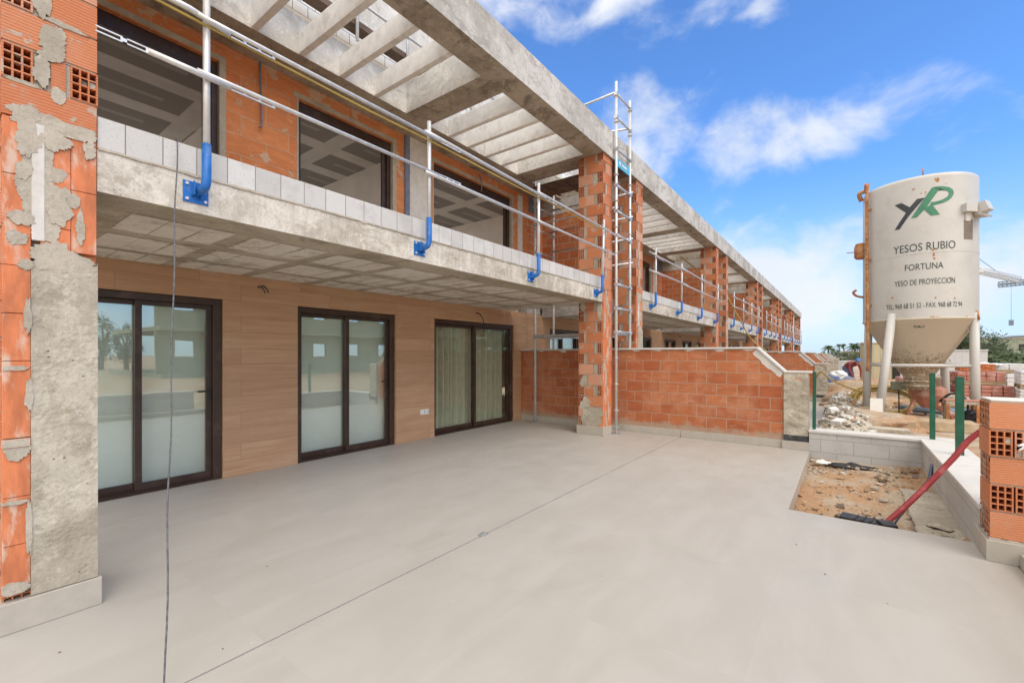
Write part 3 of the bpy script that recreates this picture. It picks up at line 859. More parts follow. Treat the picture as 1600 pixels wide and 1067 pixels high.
def make_house():
    h = empty('terraced_house', (0, 0, 0), 'nearest unfinished house of the row with timber look tiles and three dark sliding doors', 'house', 'row of unfinished terraced houses')
    # ground floor facade
    mb = MB(); wall_with_openings(mb, XW - .25, XW, -.36, 8.63, 0.0, 2.50, DOORS, 0, 2.18)
    mb.build('facade_wall', M['timber_tile'], h)
    for (a, b), k in zip(DOORS, ('blind', 'blind', 'curtain')): make_door(h, a, b, k)
    # upper wall
    mb = MB(); wall_with_openings(mb, XW - .25, XW, .22, 8.95, 2.752, 5.28, WINS, 2.80, 5.05)
    mb.build('upper_wall', M['up_brick'], h)
    for a, b in WINS: make_window(h, a, b)
    # plaster pilaster with the dark damp-proof strip
    mb = MB(); mb.box(XW + .002, XW + .03, 5.07, 5.46, 2.76, 5.278); mb.build('plaster_pilaster', M['plaster'], h)
    mb = MB(); mb.box(XW + .002, XW + .034, 4.97, 5.068, 2.76, 5.279); mb.build('dark_strip', M['slate'], h)
    mb = MB(); mb.box(XW + .002, XW + .028, 8.25, 8.42, 2.76, 5.2); mb.build('plaster_pilaster', M['plaster'], h)
    # upstairs room seen through the windows
    mb = MB()
    xb, yA, yB, zc = -10.4, .1, 8.9, 5.06
    mb.mi = 0; mb.face([(XW - .25, yA, zc), (XW - .25, yB, zc), (xb, yB, zc), (xb, yA, zc)])
    mb.mi = 1
    for y in (yA, 2.62, 2.72, 5.1, 5.2, yB): mb.face([(XW - .25, y, 2.75), (xb, y, 2.75), (xb, y, zc), (XW - .25, y, zc)])
    mb.build('upstairs_room', [M['ceil'], M['room']], h, recalc=False)
    # balcony slab with infill-block soffit
    mb = MB()
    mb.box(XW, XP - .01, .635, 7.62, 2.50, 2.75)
    mb.mi = 1
    y = .90
    def panel(xa, xb_, ya, yb_):
        e = lambda: random.uniform(-.012, .012)
        mb.face([(xa + e(), ya + e(), 2.4965), (xb_ + e(), ya + e(), 2.4965), (xb_ + e(), yb_ + e(), 2.4965), (xa + e(), yb_ + e(), 2.4965)])
    while y < 7.4:
        for xa, xb_ in ((-4.60, -4.02), (-5.42, -4.80), (-6.03, -5.54)):
            for k in range(3):
                panel(xa, xb_, y + k * .225, y + k * .225 + .213)
        y += .80
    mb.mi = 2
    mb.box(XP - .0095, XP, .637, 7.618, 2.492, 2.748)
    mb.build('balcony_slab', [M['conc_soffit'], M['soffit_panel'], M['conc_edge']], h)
    mb = MB(); mb.box(-3.82, XP + .004, .637, 7.616, 2.7525, 2.945); mb.build('balcony_parapet', M['aac'], h, bevel=.004)
    mb = MB()
    lo = [(.64 + .05 * i, 2.752 - .004 - .022 * abs(mnoise.noise((i * .55, 3.3, 1)))) for i in range(140)]
    hi = [(.64 + .05 * i, 2.752 + .002 + .012 * abs(mnoise.noise((i * .7, 8.3, 2)))) for i in range(140)]
    mb.prism(lo + hi[::-1], 'x', XP - .02, XP + .010); mb.build('bedding_mortar', M['mortar'], h)
    # roof: edge beam, wall beam, cross beams
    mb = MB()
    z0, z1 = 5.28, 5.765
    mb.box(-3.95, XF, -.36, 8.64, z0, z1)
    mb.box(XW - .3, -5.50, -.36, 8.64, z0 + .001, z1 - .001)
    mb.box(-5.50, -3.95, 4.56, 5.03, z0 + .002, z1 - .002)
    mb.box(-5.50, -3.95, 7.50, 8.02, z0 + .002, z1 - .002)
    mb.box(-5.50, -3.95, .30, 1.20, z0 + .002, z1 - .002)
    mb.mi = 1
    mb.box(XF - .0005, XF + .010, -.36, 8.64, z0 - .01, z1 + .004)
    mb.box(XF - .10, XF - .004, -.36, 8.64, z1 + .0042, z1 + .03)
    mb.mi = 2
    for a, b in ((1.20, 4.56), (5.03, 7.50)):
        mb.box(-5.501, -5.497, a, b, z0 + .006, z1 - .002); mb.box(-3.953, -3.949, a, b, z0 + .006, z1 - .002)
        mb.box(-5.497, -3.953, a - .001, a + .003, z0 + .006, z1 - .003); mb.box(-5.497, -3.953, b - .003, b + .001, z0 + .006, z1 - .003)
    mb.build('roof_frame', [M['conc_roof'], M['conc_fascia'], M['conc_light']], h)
    for y in (1.77, 2.33, 2.89, 3.45, 4.01, 5.52, 6.01, 6.50, 6.99):
        mb = MB(); mb.box(-5.50, -3.95, y - .04, y + .04, 5.29, 5.57)
        mb.build('pergola_beam', M['pergola'], h, bevel=.006)
    # roof edge upstand with blocks and coping, and roof rail, glimpsed between the beams
    mb = MB()
    mb.box(-5.90, -5.565, -.36, 8.64, 5.766, 5.86); mb.mi = 1; mb.box(-5.88, -5.56, -.36, 8.64, 5.8605, 6.06)
    mb.mi = 2; mb.box(-5.89, -5.57, -.36, 8.64, 6.0605, 7.3)
    mb.build('roof_upstand', [M['cream'], M['aac_roof'], M['conc_light']], h)
    mb = MB(); mb.box(-5.42, -5.24, .9, 5.3, 5.92, 6.0); mb.build('roof_plank', M['board'], h)
    mb = MB()
    for y in (1.4, 3.5, 4.35, 5.75, 7.1): mb.tube([(-5.22, y, 5.70), (-5.22, y, 6.9)], .022, 8)
    mb.tube([(-5.19, .6, 6.22), (-5.19, 7.4, 6.22)], .02, 8); mb.tube([(-5.19, .6, 6.72), (-5.19, 7.4, 6.72)], .02, 8)
    mb.build('roof_rail', M['steel_pale'], h)
    mb = MB(); mb.box(-13, XW - .3, -.36, 8.64, 5.282, 5.76); mb.build('roof_slab', M['conc_roof'], h)
    mb = MB(); mb.box(-13, XW - .25, -.36, 8.64, 2.47, 2.74); mb.box(-13, -12.8, -.36, 8.64, 0, 2.469); mb.build('rear_wall', M['room'], h)
    # brick pillar at the start of the unit: rough courses above, clay boards and render below
    p1 = bpy.data.objects.new('brick_pillar', None); C.objects.link(p1); p1.parent = h
    mb = MB(); brick_pillar(mb, -4.10, XP + .012, .255, .635, 2.80, 5.28, start=0)
    mb.build('pillar_bricks', [M['piece'], M['mortar']], p1)
    mb = MB()
    mb.tint = (.55, .2, .1, 1)
    brick_pillar(mb, -4.10, XP - .02, .255, .63, .0, 2.80, start=1)
    mb.build('pillar_bricks', [M['piece'], M['mortar']], p1)
    mb = MB()
    xf = XP + .012
    z = .21
    for hh in (.26, .26, .27, .02, .42, .26, .26, .23):        # single column of clay boards beside the render
        if hh < .1:
            mb.mi = 1; mb.box(XP - .02, xf + .016, .255, .36, z, z + .045); mb.mi = 0; z += .05; continue
        mb.box(XP - .02, xf + random.uniform(-.003, .003), .258, .362, z, z + hh - .003); z += hh
    for ya, yb, za, zb in ((.258, .36, 2.20, 2.481), (.258, .35, 2.484, 2.79), (.42, .5205, 2.228, 2.551), (.42, .5205, 2.554, 2.78), (.5225, .632, 2.10, 2.462), (.5225, .632, 2.465, 2.78), (.40, .5205, 2.07, 2.225)):
        mb.box(XP - .02, xf + random.uniform(-.003, .003), ya, yb, za, zb)
    mb.build('clay_board', [M['smooth_clay'], M['mortar']], p1, bevel=.002)
    mb = MB(); n1, n2 = 40, 220
    def rx(i, j):
        y = .362 + (.637 - .362) * i / n1; zz = .17 + (2.03 - .17) * j / n2
        e = min(1, j / 8, (n2 - j) / 6.)
        v = .006 * mnoise.noise((y * 5, zz * 4, 2)) + .003 * mnoise.noise((y * 14, zz * 11, 7)) + .004 * mnoise.noise((y * 47, zz * 60, 7)) * max(0, mnoise.noise((y * 6, zz * 5, 9)) + .35)
        if j > n2 - 18: zz += .05 * mnoise.noise((y * 13, 3, 1))
        return (XP + .016 + v * e, y, zz)
    vs = [[mb.bm.verts.new(rx(i, j)) for j in range(n2 + 1)] for i in range(n1 + 1)]
    for i in range(n1):
        for j in range(n2): mb._f([vs[i][j], vs[i + 1][j], vs[i + 1][j + 1], vs[i][j + 1]], False)
    mb.box(-4.1, XP + .012, .6351, .6371, .17, 2.05)
    mb.build('rough_render', M['render'], p1, recalc=False)
    mb = MB()
    mb.box(XP - .02, XP + .018, .365, .415, 2.14, 2.79)
    mb.build('plaster_strip', M['plaster'], p1, bevel=.002)
    # ragged mortar smeared round the strip
    def blob(cy, cz, ry, rz_, seed, x=.0):
        pts = []
        for i in range(64):
            a = 2 * math.pi * i / 64
            r = 1 + .38 * mnoise.noise((math.cos(a) * 1.6, math.sin(a) * 1.6, seed)) + .20 * mnoise.noise((math.cos(a) * 5, math.sin(a) * 5, seed)) + .16 * mnoise.noise((math.cos(a) * 14, math.sin(a) * 14, seed))
            pts.append((max(.256, min(.633, cy + ry * r * math.cos(a))), cz + rz_ * r * math.sin(a)))
        mb = MB(); mb.prism(pts, 'x', XP - .01, XP + .0145 + x); mb.build('mortar_smear', M['mortar'], p1)
    for q in ((.395, 2.62, .06, .17, 1), (.39, 2.40, .075, .12, 2, .001), (.42, 2.26, .07, .10, 3, .0005), (.45, 2.06, .10, .09, 4, .002), (.44, 2.80, .17, .05, 5, .003), (.34, 2.83, .07, .04, 6, .0045),
              (.57, 2.81, .06, .045, 7, .0037), (.31, 2.14, .045, .035, 8, .0028), (.50, 2.40, .05, .06, 9, .0011), (.545, 2.03, .09, .05, 10, .0023), (.45, 2.53, .05, .05, 11, .0017), (.405, 3.49, .038, .085, 12, .003), (.45, 3.29, .058, .085, 13, .0034), (.405, 3.10, .034, .09, 14, .0038), (.44, 3.20, .05, .03, 15, .0041), (.47, 2.985, .03, .05, 16, .0043), (.50, 3.40, .09, .014, 17, .0028), (.33, 2.995, .07, .012, 20, .0046), (.42, 3.685, .05, .09, 21, .0049), (.33, 2.44, .03, .06, 18, .0019), (.56, 2.25, .02, .09, 19, .0026), (.345, 2.70, .05, .10, 22, .0051), (.335, 2.52, .035, .05, 23, .0053), (.46, 2.72, .06, .06, 24, .0056), (.47, 2.33, .05, .09, 25, .0058), (.33, 2.25, .05, .04, 26, .0061), (.60, 2.72, .03, .05, 27, .0063), (.345, 2.00, .03, .03, 28, .0066), (.35, 1.72, .014, .10, 29, .0068), (.30, 1.43, .05, .014, 30, .0071), (.355, 1.28, .016, .09, 31, .0073), (.31, .98, .045, .05, 32, .0075), (.30, .70, .05, .012, 33, .0078), (.355, .55, .012, .16, 34, .008), (.30, .235, .06, .03, 35, .0082)): blob(*q)
    mb = MB(); mb.box(-4.13, XP + .028, .23, .655, 0.001, .165); mb.build('skirting', M['skirt'], p1, bevel=.003)
    # second pillar at the end of the unit
    p2 = bpy.data.objects.new('brick_pillar', None); C.objects.link(p2); p2.parent = h
    mb = MB(); brick_pillar(mb, -4.12, XP + .012, 7.622, 8.02, .14, 5.28, start=1)
    mb.build('pillar_bricks', [M['piece'], M['mortar']], p2)
    mb = MB()
    for z0_, z1_ in ((.16, .55), (.556, .95), (.956, 1.37), (1.376, 1.8), (1.806, 2.2), (2.206, 2.62)):
        mb = MB(); mb.box(XP - .02, XP + .0155, 7.624, 8.018, z0_, z1_); mb.build('clay_board', M['smooth_clay'], p2)
    for k in range(16):
        z = .2 + k * .155; y = 7.70 + random.uniform(-.03, .22)
        pts = [(max(7.63, min(8.01, y + random.uniform(.02, .05) * math.cos(a) * (1 + .5 * mnoise.noise((a, k, 0))))), z + random.uniform(.06, .16) * math.sin(a)) for a in (2 * math.pi * i / 14 for i in range(14))]
        mb = MB(); mb.prism(pts, 'x', XP - .01, XP + .0175 + k * .0001); mb.build('mortar_smear', M['mortar'], p2)
    for k, (cx, cz, rx_, rz_) in enumerate(((-3.86, .32, .2, .2), (-3.98, .55, .1, .14), (-3.7, .42, .08, .1), (-4.03, 1.0, .05, .1), (-3.68, 2.36, .05, .2), (-4.02, 2.42, .06, .08))):
        pts = []
        for i in range(26):
            a = 2 * math.pi * i / 26; r = 1 + .5 * mnoise.noise((math.cos(a) * 2, math.sin(a) * 2, k + 20))
            pts.append((max(-4.118, min(XP + .01, cx + rx_ * r * math.cos(a))), max(.16, cz + rz_ * r * math.sin(a))))
        mb = MB(); mb.prism(pts, 'y', 7.6155 - k * .0006, 7.64); mb.build('mortar_smear', M['render'], p2)
    mb = MB(); mb.box(-4.15, XP + .03, 7.592, 8.045, .001, .16); mb.build('skirting', M['skirt'], p2, bevel=.003)
    # upper side wall to the next-door balcony, with the beam that crowns it
    mb = MB(); mb.box(XW - .2, -4.09, .31, .56, 2.752, 4.93); mb.build('side_wall', M['side_brick'], h)
    mb = MB(); mb.box(XW + .001, -4.09, .30, .57, 4.932, 5.279); mb.build('concrete_beam', M['conc_fascia'], h)
    mb = MB(); mb.box(XW + .001, -4.085, .285, .575, 2.44, 2.751); mb.build('concrete_beam', M['conc_fascia'], h)
    mb = MB(); mb.box(XW - .2, XW - .003, -.36, .22, 2.502, 2.75); mb.mi = 1
    mb.box(XW - .2, XW + .001, -.36, .219, 2.751, 4.9); mb.build('link_wall', [M['conc_fascia'], M['side_brick']], h)
    mb = MB()
    for k in range(7): mb.box(XW + .003, XW + .02, -.30, .215, 4.92 + k * .05, 4.965 + k * .05)
    mb.build('slatted_panel', M['slate'], h)
    # wall cables and sockets
    mb = MB()
    mb.tube(curve_pts([(XW - .02, 2.60, 2.37), (XW + .05, 2.61, 2.38), (XW + .07, 2.65, 2.33), (XW + .06, 2.66, 2.30)]), .008, 6)
    mb.tube(curve_pts([(XW - .02, 2.63, 2.37), (XW + .05, 2.65, 2.39), (XW + .07, 2.69, 2.34), (XW + .06, 2.70, 2.31)]), .008, 6)
    mb.tube(curve_pts([(XW - .02, 6.80, 2.35), (XW + .05, 6.84, 2.36), (XW + .09, 6.92, 2.26), (XW + .10, 6.97, 2.08), (XW + .09, 6.95, 1.99)]), .009, 6)
    mb.build('wall_cable', M['black'], h)
    mb = MB()
    mb.tube(curve_pts([(XW + .02, 2.62, 5.27), (XW + .04, 2.62, 4.9), (XW + .035, 2.63, 4.5), (XW + .05, 2.6, 4.42)]), .012, 6)
    mb.tube(curve_pts([(XW + .02, 6.9, 5.22), (XW + .08, 6.9, 5.05), (XW + .10, 6.88, 4.92), (XW + .06, 6.93, 4.88)]), .01, 6)
    mb.build('wall_cable', M['slate'], h)
    mb = MB(); mb.box(XW + .0005, XW + .010, 5.33, 5.53, .44, .53); mb.mi = 1
    for y in (5.42, 5.50): mb.box(XW + .010, XW + .013, y - .012, y + .012, .47, .50)
    mb.build('wall_socket', [M['paper'], M['slate']], h, bevel=.002)
    return h

H0 = make_house()
ORD = ['second', 'third', 'fourth', 'fifth', 'sixth and farthest']
for k in range(1, 6):
    c = copy_tree(H0)
    c.location = (0, PITCH * k, 0)
    c['label'] = '%s unfinished house along the row, counting from the one in front' % ORD[k - 1]

# ------------------------------------------------------------------ balcony guard rails
def make_rail():
    g = empty('guard_rail', (XP, 0, 0), 'galvanised guard rail with blue brackets on the balcony in front', 'guard rail', 'balcony guard rails')
    for i, y in enumerate((1.17, 3.20, 5.28, 7.36)):
        top = 3.95 if i else 3.98
        mb = MB(); lean = .06 if i == 3 else 0
        mb.tube([(.125, y, 2.86), (.125, y + lean, top)], .022, 12)
        post = mb.build('post', M['steel_pale'], g)
        mb = MB()
        mb.box(.001, .010, y - .10, y + .05, 2.555, 2.70)
        mb.tube(curve_pts([(.006, y - .02, 2.63), (.06, y - .012, 2.635), (.112, y - .004, 2.655), (.125, y, 2.70)], 6) + [Vector((.125, y, 2.94))], .029, 12)
        mb.box(.010, .07, y - .055, y - .047, 2.60, 2.69)
        mb.box(.010, .05, y - .005, y + .003, 2.585, 2.64)
        br = mb.build('bracket', M['blue'], post)
        mb = MB()
        for dy, dz in ((-.08, 2.575), (-.08, 2.68), (.03, 2.575), (.03, 2.68)):
            mb.tube([(.008, y + dy, dz), (.022, y + dy, dz)], .011, 6)
        mb.build('bolt', M['steel_pale'], br)
    segs = [(-.10, 1.30), (1.10, 3.32), (3.10, 5.40), (5.18, 7.5)]
    for zc, nm in ((3.77, 'top_rail'), (3.40, 'mid_rail')):
        mb = MB()
        for i, (a, b) in enumerate(segs):
            dz0, dz1 = random.uniform(-.03, .03), random.uniform(-.03, .03)
            off = .168 + .006 * (i % 2)
            if i == 0:
                a = .84
                for k in range(2):
                    for dz in (-.016, .012): mb.box(off - .004, off + .004, a - .24 + k * .12, a - .13 + k * .12, zc + dz0 + dz, zc + dz0 + dz + .007)
                    mb.box(off - .004, off + .004, a - .13 + k * .12, a - .10 + k * .12, zc + dz0 - .016, zc + dz0 + .019)
            mb.tube([(off, a, zc + dz0), (off, a + .22, zc + dz0), (off, b, zc + dz1)], .0165 if i % 2 else .020, 10)
            # flattened slotted ends
            for k in range(3):
                mb.box(off - .004, off + .004, b + .005 + k * .10, b + .085 + k * .10, zc + dz1 - .017, zc + dz1 - .009)
                mb.box(off - .004, off + .004, b + .005 + k * .10, b + .085 + k * .10, zc + dz1 + .009, zc + dz1 + .017)
                mb.box(off - .004, off + .004, b + .085 + k * .10, b + .105 + k * .10, zc + dz1 - .017, zc + dz1 + .017)
        mb.build(nm, M['steel_pale'], g)
    return g
G0 = make_rail()
for k in range(1, 6):
    c = copy_tree(G0); c.location = (XP, PITCH * k, 0)
    c['label'] = 'galvanised guard rail with blue brackets on the balcony of the %s house' % ORD[k - 1]

# ------------------------------------------------------------------ garden walls between the terraces
def make_garden_wall():
    g = empty('garden_wall', (0, 8.4, 0), 'orange hollow brick garden wall with sloping end, closest to the tiled terrace', 'wall', 'brick garden walls between terraces')
    T = .19
    mb = MB(); mb.prism([(XW + .005, .0), (-.80, .0), (-.80, 1.215), (-1.19, 1.605), (XW + .005, 1.605)], 'y', 0, T)
    mb.build('brick_face', M['low_brick'], g)
    mb = MB()
    mb.prism([(XW + .006, 1.607), (-1.185, 1.607), (-.79, 1.217), (-.42, 1.217), (-.42, 1.247), (-.777, 1.247), (-1.172, 1.640), (XW + .006, 1.640)], 'y', -.035, T + .035)
    mb.build('coping', M['white_cap'], g, bevel=.004)
    mb = MB(); n1, n2 = 12, 36
    mb.box(-.80, -.465, .0, T + .02, .0, 1.215)
    vs = [[mb.bm.verts.new((-.798 + .331 * i / n1, -.028 + (.012 * mnoise.noise((i * .3, j * .35, 1)) + .006 * mnoise.noise((i * .9, j * .9, 4))), .225 + .985 * j / n2)) for j in range(n2 + 1)] for i in range(n1 + 1)]
    for i in range(n1):
        for j in range(n2): mb._f([vs[i][j], vs[i + 1][j], vs[i + 1][j + 1], vs[i][j + 1]], False)
    mb.mi = 1
    mb.box(-.797, -.468, -.022, -.001, 1.10, 1.214)
    mb.mi = 2
    mb.box(-.80, -.464, -.034, -.0011, .13, .224)
    mb.mi = 0
    mb.box(-.7985, -.4675, -.021, -.0012, .226, 1.098)
    mb.build('rendered_pier', [M['render'], M['smooth_clay'], M['putty']], g, recalc=True)
    # rough plaster along the sloping edge
    mb = MB()
    e = []
    for i in range(14):
        t = i / 13; e.append((-1.20 + .40 * t - .05 - .05 * abs(mnoise.noise((t * 6, 1, 1))), 1.605 - .39 * t - .07 - .09 * abs(mnoise.noise((t * 9, 4, 2)))))
    mb.prism([(-1.19, 1.606), (-.80, 1.216)] + e[::-1], 'y', -.004, .05)
    for k in range(9):
        x = XW + .6 + k * .52 + random.uniform(-.1, .1); w_ = random.uniform(.06, .16)
        mb.prism([(x - w_, 1.604), (x + w_, 1.604), (x + w_ * .5, 1.604 - random.uniform(.015, .05)), (x - w_ * .4, 1.604 - random.uniform(.01, .04))], 'y', -.003, .03)
    mb.build('plaster_smear', M['plaster'], g)
    mb = MB()
    mb.box(XW + .01, -2.432, -.016, -.001, .001, .13); mb.box(-2.424, -.80, -.016, -.001, .001, .13)
    mb.box(-.82, -.452, -.056, -.035, .001, .131)
    mb.build('skirting', M['skirt'], g, bevel=.003)
    return g
W0 = make_garden_wall()
for k in range(1, 6):
    c = copy_tree(W0); c.location = (0, 8.4 + PITCH * k, 0)
    c['label'] = 'orange brick garden wall with sloping end, %s along the row' % ORD[k - 1]

# ------------------------------------------------------------------ scaffold tower in the gap between the houses
def make_scaffold():
    g = empty('scaffold_tower', (-4.6, 8.6, 0), 'tall galvanised scaffold tower standing astride the first garden wall', 'scaffold')
    ox, oy = -4.6, 8.6
    XR, XL, YA, YB = -3.50, -5.52, 8.05, 8.80
    def T(mb, a, b, r=.027, n=10):
        mb.tube([(a[0] - ox, a[1] - oy, a[2]), (b[0] - ox, b[1] - oy, b[2])], r, n)
    for x, y, zt in ((XR, 7.97, 6.72), (XR, 8.64, 6.66), (XL, 8.20, 5.45), (XL, 8.98, 5.50)):
        mb = MB(); T(mb, (x, y, .04), (x, y, zt))
        z = .45
        while z < zt - .1:
            mb.lathe((x - ox, y - oy), [(.024, z - .004), (.050, z - .003), (.050, z + .003), (.024, z + .004)], 12, False, False)
            z += .5
        p = mb.build('post', M['steel_pale'], g)
        if y in (7.97, 8.20):
            mb = MB(); mb.box(x - ox - .075, x - ox + .075, y - oy - .075, y - oy + .075, .001, .009); T(mb, (x, y, .009), (x, y, .16), .017)
            mb.box(x - ox - .06, x - ox + .06, y - oy - .012, y - oy + .012, .13, .15)
            mb.build('base_plate', M['steel'], p)
    for x, zs in ((XR, (1.95, 2.40, 2.86, 3.80, 4.26, 4.75, 5.45, 6.05, 6.50)), (XL, (1.9, 2.9, 3.8, 4.3, 4.8))):
        for z in zs:
            ya, yb = (7.97, 8.64) if x == XR else (8.20, 8.98)
            mb = MB(); T(mb, (x, ya + .02, z), (x, yb - .02, z), .021)
            for y in (ya, yb): mb.box(x - ox - .035, x - ox + .035, y - oy - .035, y - oy + .035, z - .035, z + .02)
            mb.build('rung', M['steel'], g)
    for y, zs in ((YB, (3.40, 3.90, 4.35, 4.85)), (YA, (4.35,))):
        for z in zs:
            mb = MB(); T(mb, (XL, y, z), (XR, y, z), .019); mb.build('ledger', M['steel'], g)
    mb = MB(); T(mb, (XR, 8.64, 6.10), (-4.7, 8.3, 6.12), .021); mb.build('ledger', M['steel'], g)
    mb = MB(); T(mb, (XR, 7.97, 6.52), (-4.9, 7.99, 6.50), .021); mb.build('ledger', M['steel'], g)
    for z, m_ in ((1.90, 'steel'), (5.16, 'board')):
        mb = MB()
        for k in range(2):
            mb.box(XL - ox + .03, XR - ox - .03, YA - oy + .03 + .33 * k, YA - oy + .34 + .33 * k, z, z + .045)
        for k in range(4): mb.box(XL - ox + .3 + .45 * k, XL - ox + .34 + .45 * k, YA - oy + .03, YB - oy - .03, z - .035, z - .002)
        mb.build('deck', M[m_], g)
    mb = MB(); T(mb, (XL, YA, 5.42), (XR, YA, 5.30), .017); T(mb, (XL, YB, 5.34), (XR, YB, 5.3), .017); mb.build('ledger', M['steel'], g)
    mb = MB(); mb.box(XR - ox - .01, XR - ox + .012, 7.97 - oy + .04, 8.64 - oy - .04, 5.12, 5.28); mb.mi = 1
    mb.box(XR - ox + .0125, XR - ox + .015, 7.97 - oy + .12, 7.97 - oy + .18, 5.17, 5.24); mb.box(XR - ox + .0125, XR - ox + .015, 7.97 - oy + .24, 7.97 - oy + .48, 5.185, 5.22)
    mb.build('toe_board', [M['lightblue'], M['paper']], g)
    for q in ((XR, 7.97, 2.12), (XR, 8.64, 3.42)):
        mb = MB(); T(mb, q, (q[0], q[1], q[2] + .025), .026); mb.build('red_tape', M['red'], g)
make_scaffold()

# ------------------------------------------------------------------ low block wall round the planting pit
def make_block_wall():
    g = empty('block_wall', (.3, 8.35, 0), 'low L-shaped grey block wall with white coping around the soil pit', 'wall')
    ox, oy = .3, 8.35
    mb = MB(); mb.prism([(-.455 - ox, 8.35 - oy), (.85 - ox, 8.35 - oy), (.85 - ox, 4.99 - oy), (1.05 - ox, 4.99 - oy), (1.05 - ox, 8.55 - oy), (-.455 - ox, 8.55 - oy)], 'z', -.5, .295)
    mb.build('blockwork', M['grey_block'], g)
    mb = MB(); mb.prism([(-.462 - ox, 8.33 - oy), (.832 - ox, 8.33 - oy), (.832 - ox, 4.985 - oy), (1.22 - ox, 4.985 - oy), (1.22 - ox, 8.66 - oy), (-.462 - ox, 8.66 - oy)], 'z', .2955, .335)
    mb.build('coping', M['white_cap'], g, bevel=.004)
make_block_wall()
mb = MB(); mb.box(-.4605, -.4455, 5.055, 8.325, -.4, -.0015); mb.box(-.46, .846, 5.071, 5.083, -.3, -.003)
tag(mb.build('terrace_edge', M['skirt']), kind='structure')
mb = MB(); mb.box(.985, 1.35, -5.5, 4.66, -.2, .10)
tag(mb.build('gate_step', M['skirt'], bevel=.004), kind='structure')

def fence_post(x, y, z0, z1, w_, label, ry=0.0):
    g = empty('fence_post', (x, y, z0), label, 'post', 'green steel fence posts')
    mb = MB(); h = w_ / 2; mb.box(-h, h, -h, h, 0, z1 - z0); mb.build('shaft', M['green'], g, bevel=.003)
    mb = MB(); mb.box(-h - .002, h + .002, -h - .002, h + .002, z1 - z0 + .0005, z1 - z0 + .012); mb.build('cap', M['green'], g, bevel=.003)
    g.rotation_euler = (0, ry, 0)
fence_post(-.395, 8.46, .335, 1.225, .046, 'green steel fence post beside the rendered pier of the brick garden wall', R(.4))
fence_post(.965, 8.43, .335, 1.24, .056, 'green steel fence post at the corner of the white coping, in front of the silo')
fence_post(1.07, 7.31, .335, 1.235, .07, 'nearest and widest green steel post, on the white coping by the red hose')

# gate pillar of hollow bricks
def make_gate_pillar():
    g = empty('gate_pillar', (1.08, 4.95, 0), 'stubby hollow brick gate pillar on a beige base at the terrace corner', 'pillar')
    ox, oy = 1.08, 4.95
    mb = MB()
    z = .17; x0, x1, y0, y1 = .845 - ox, 1.36 - ox, 4.70 - oy, 5.0 - oy
    for k in range(5):
        a, b = z, z + .188
        j = random.uniform(-.005, .005)
        if k % 2 == 0:
            hbrick(mb, x0 + j, x0 + .40, y0 + j, y0 + .140, a, b, 'x', 3, 4, filled=1.0)
            hbrick(mb, x0 + j, x0 + .40, y0 + .148, y1, a, b, 'x', 3, 4, filled=1.0)
            hbrick(mb, x0 + .41, x1, y0 + j, y0 + .14, a, b, 'x', 3, 4)
        else:
            for q in range(4):
                xx = x0 + j + q * .128
                hbrick(mb, xx, xx + .117, y0 - .002 + j, y1, a, b, 'y', 3, 4, filled=.08)
        mb.mi = 1; mb.tint = (1, 1, 1, 1)
        mb.box(x0 + .008, x1 - .008, y0 + .008, y1 - .008, b - .001, b + .012)
        if k % 2: mb.box(x0 + .02, x1 - .02, y0 + .11, y1 - .1, a, b - .002)
        mb.mi = 0
        z += .199
    mb.build('pillar_bricks', [M['piece_clean'], M['mortar']], g)
    mb = MB(); mb.box(x0 + .004, x1, y0 + .003, y1, z + .001, z + .012); mb.build('mortar_bed', M['plaster'], g, bevel=.003)
    mb = MB()
    pts = [(x0 - .002, .125), (x1, .125)] + [(x1 - (x1 - x0) * i / 16, .17 + .035 * abs(mnoise.noise((i * .6, 2, 9))) - .01) for i in range(17)]
    mb.prism(pts, 'y', y0 - .004, y0 + .05)
    pts = [(y0 - .003, .125), (y1, .125)] + [(y1 - (y1 - y0) * i / 10, .165 + .05 * abs(mnoise.noise((i * .7, 5, 9)))) for i in range(11)]
    mb.prism(pts, 'x', x0 - .0035, x0 + .05)
    mb.build('bitumen_band', M['putty'], g)
    mb = MB(); mb.box(x0 - .022, x1, y0 - .022, y0 - .006, .101 if False else .001, .155); mb.box(x0 - .022, x0 - .006, y0 - .0055, 5.06 - oy, .001, .1545)
    mb.box(x0 - .0055, x1, y0 - .0055, y1, .001, .168)
    mb.build('skirting', M['skirt'], g, bevel=.003)
make_gate_pillar()
g = empty('rag', (1.02, 4.67, .86), 'crumpled white plastic glove stuck in the holes of the gate pillar', 'glove')
mb = MB()
for a, b, c_ in (((0, .03, .0), (.0, -.02, .015), (-.045, -.035, -.03)), ((0, .03, .01), (.03, -.02, .03), (.075, -.03, .055)), ((0, .03, 0), (-.01, -.03, -.01), (.0, -.04, -.05)), ((0, .02, .01), (-.03, -.03, .01), (-.05, -.03, .0))):
    mb.tube(curve_pts([a, b, c_], 6), .013, 7, r2=.006)
o = mb.build('glove_fingers', M['paper'], g)

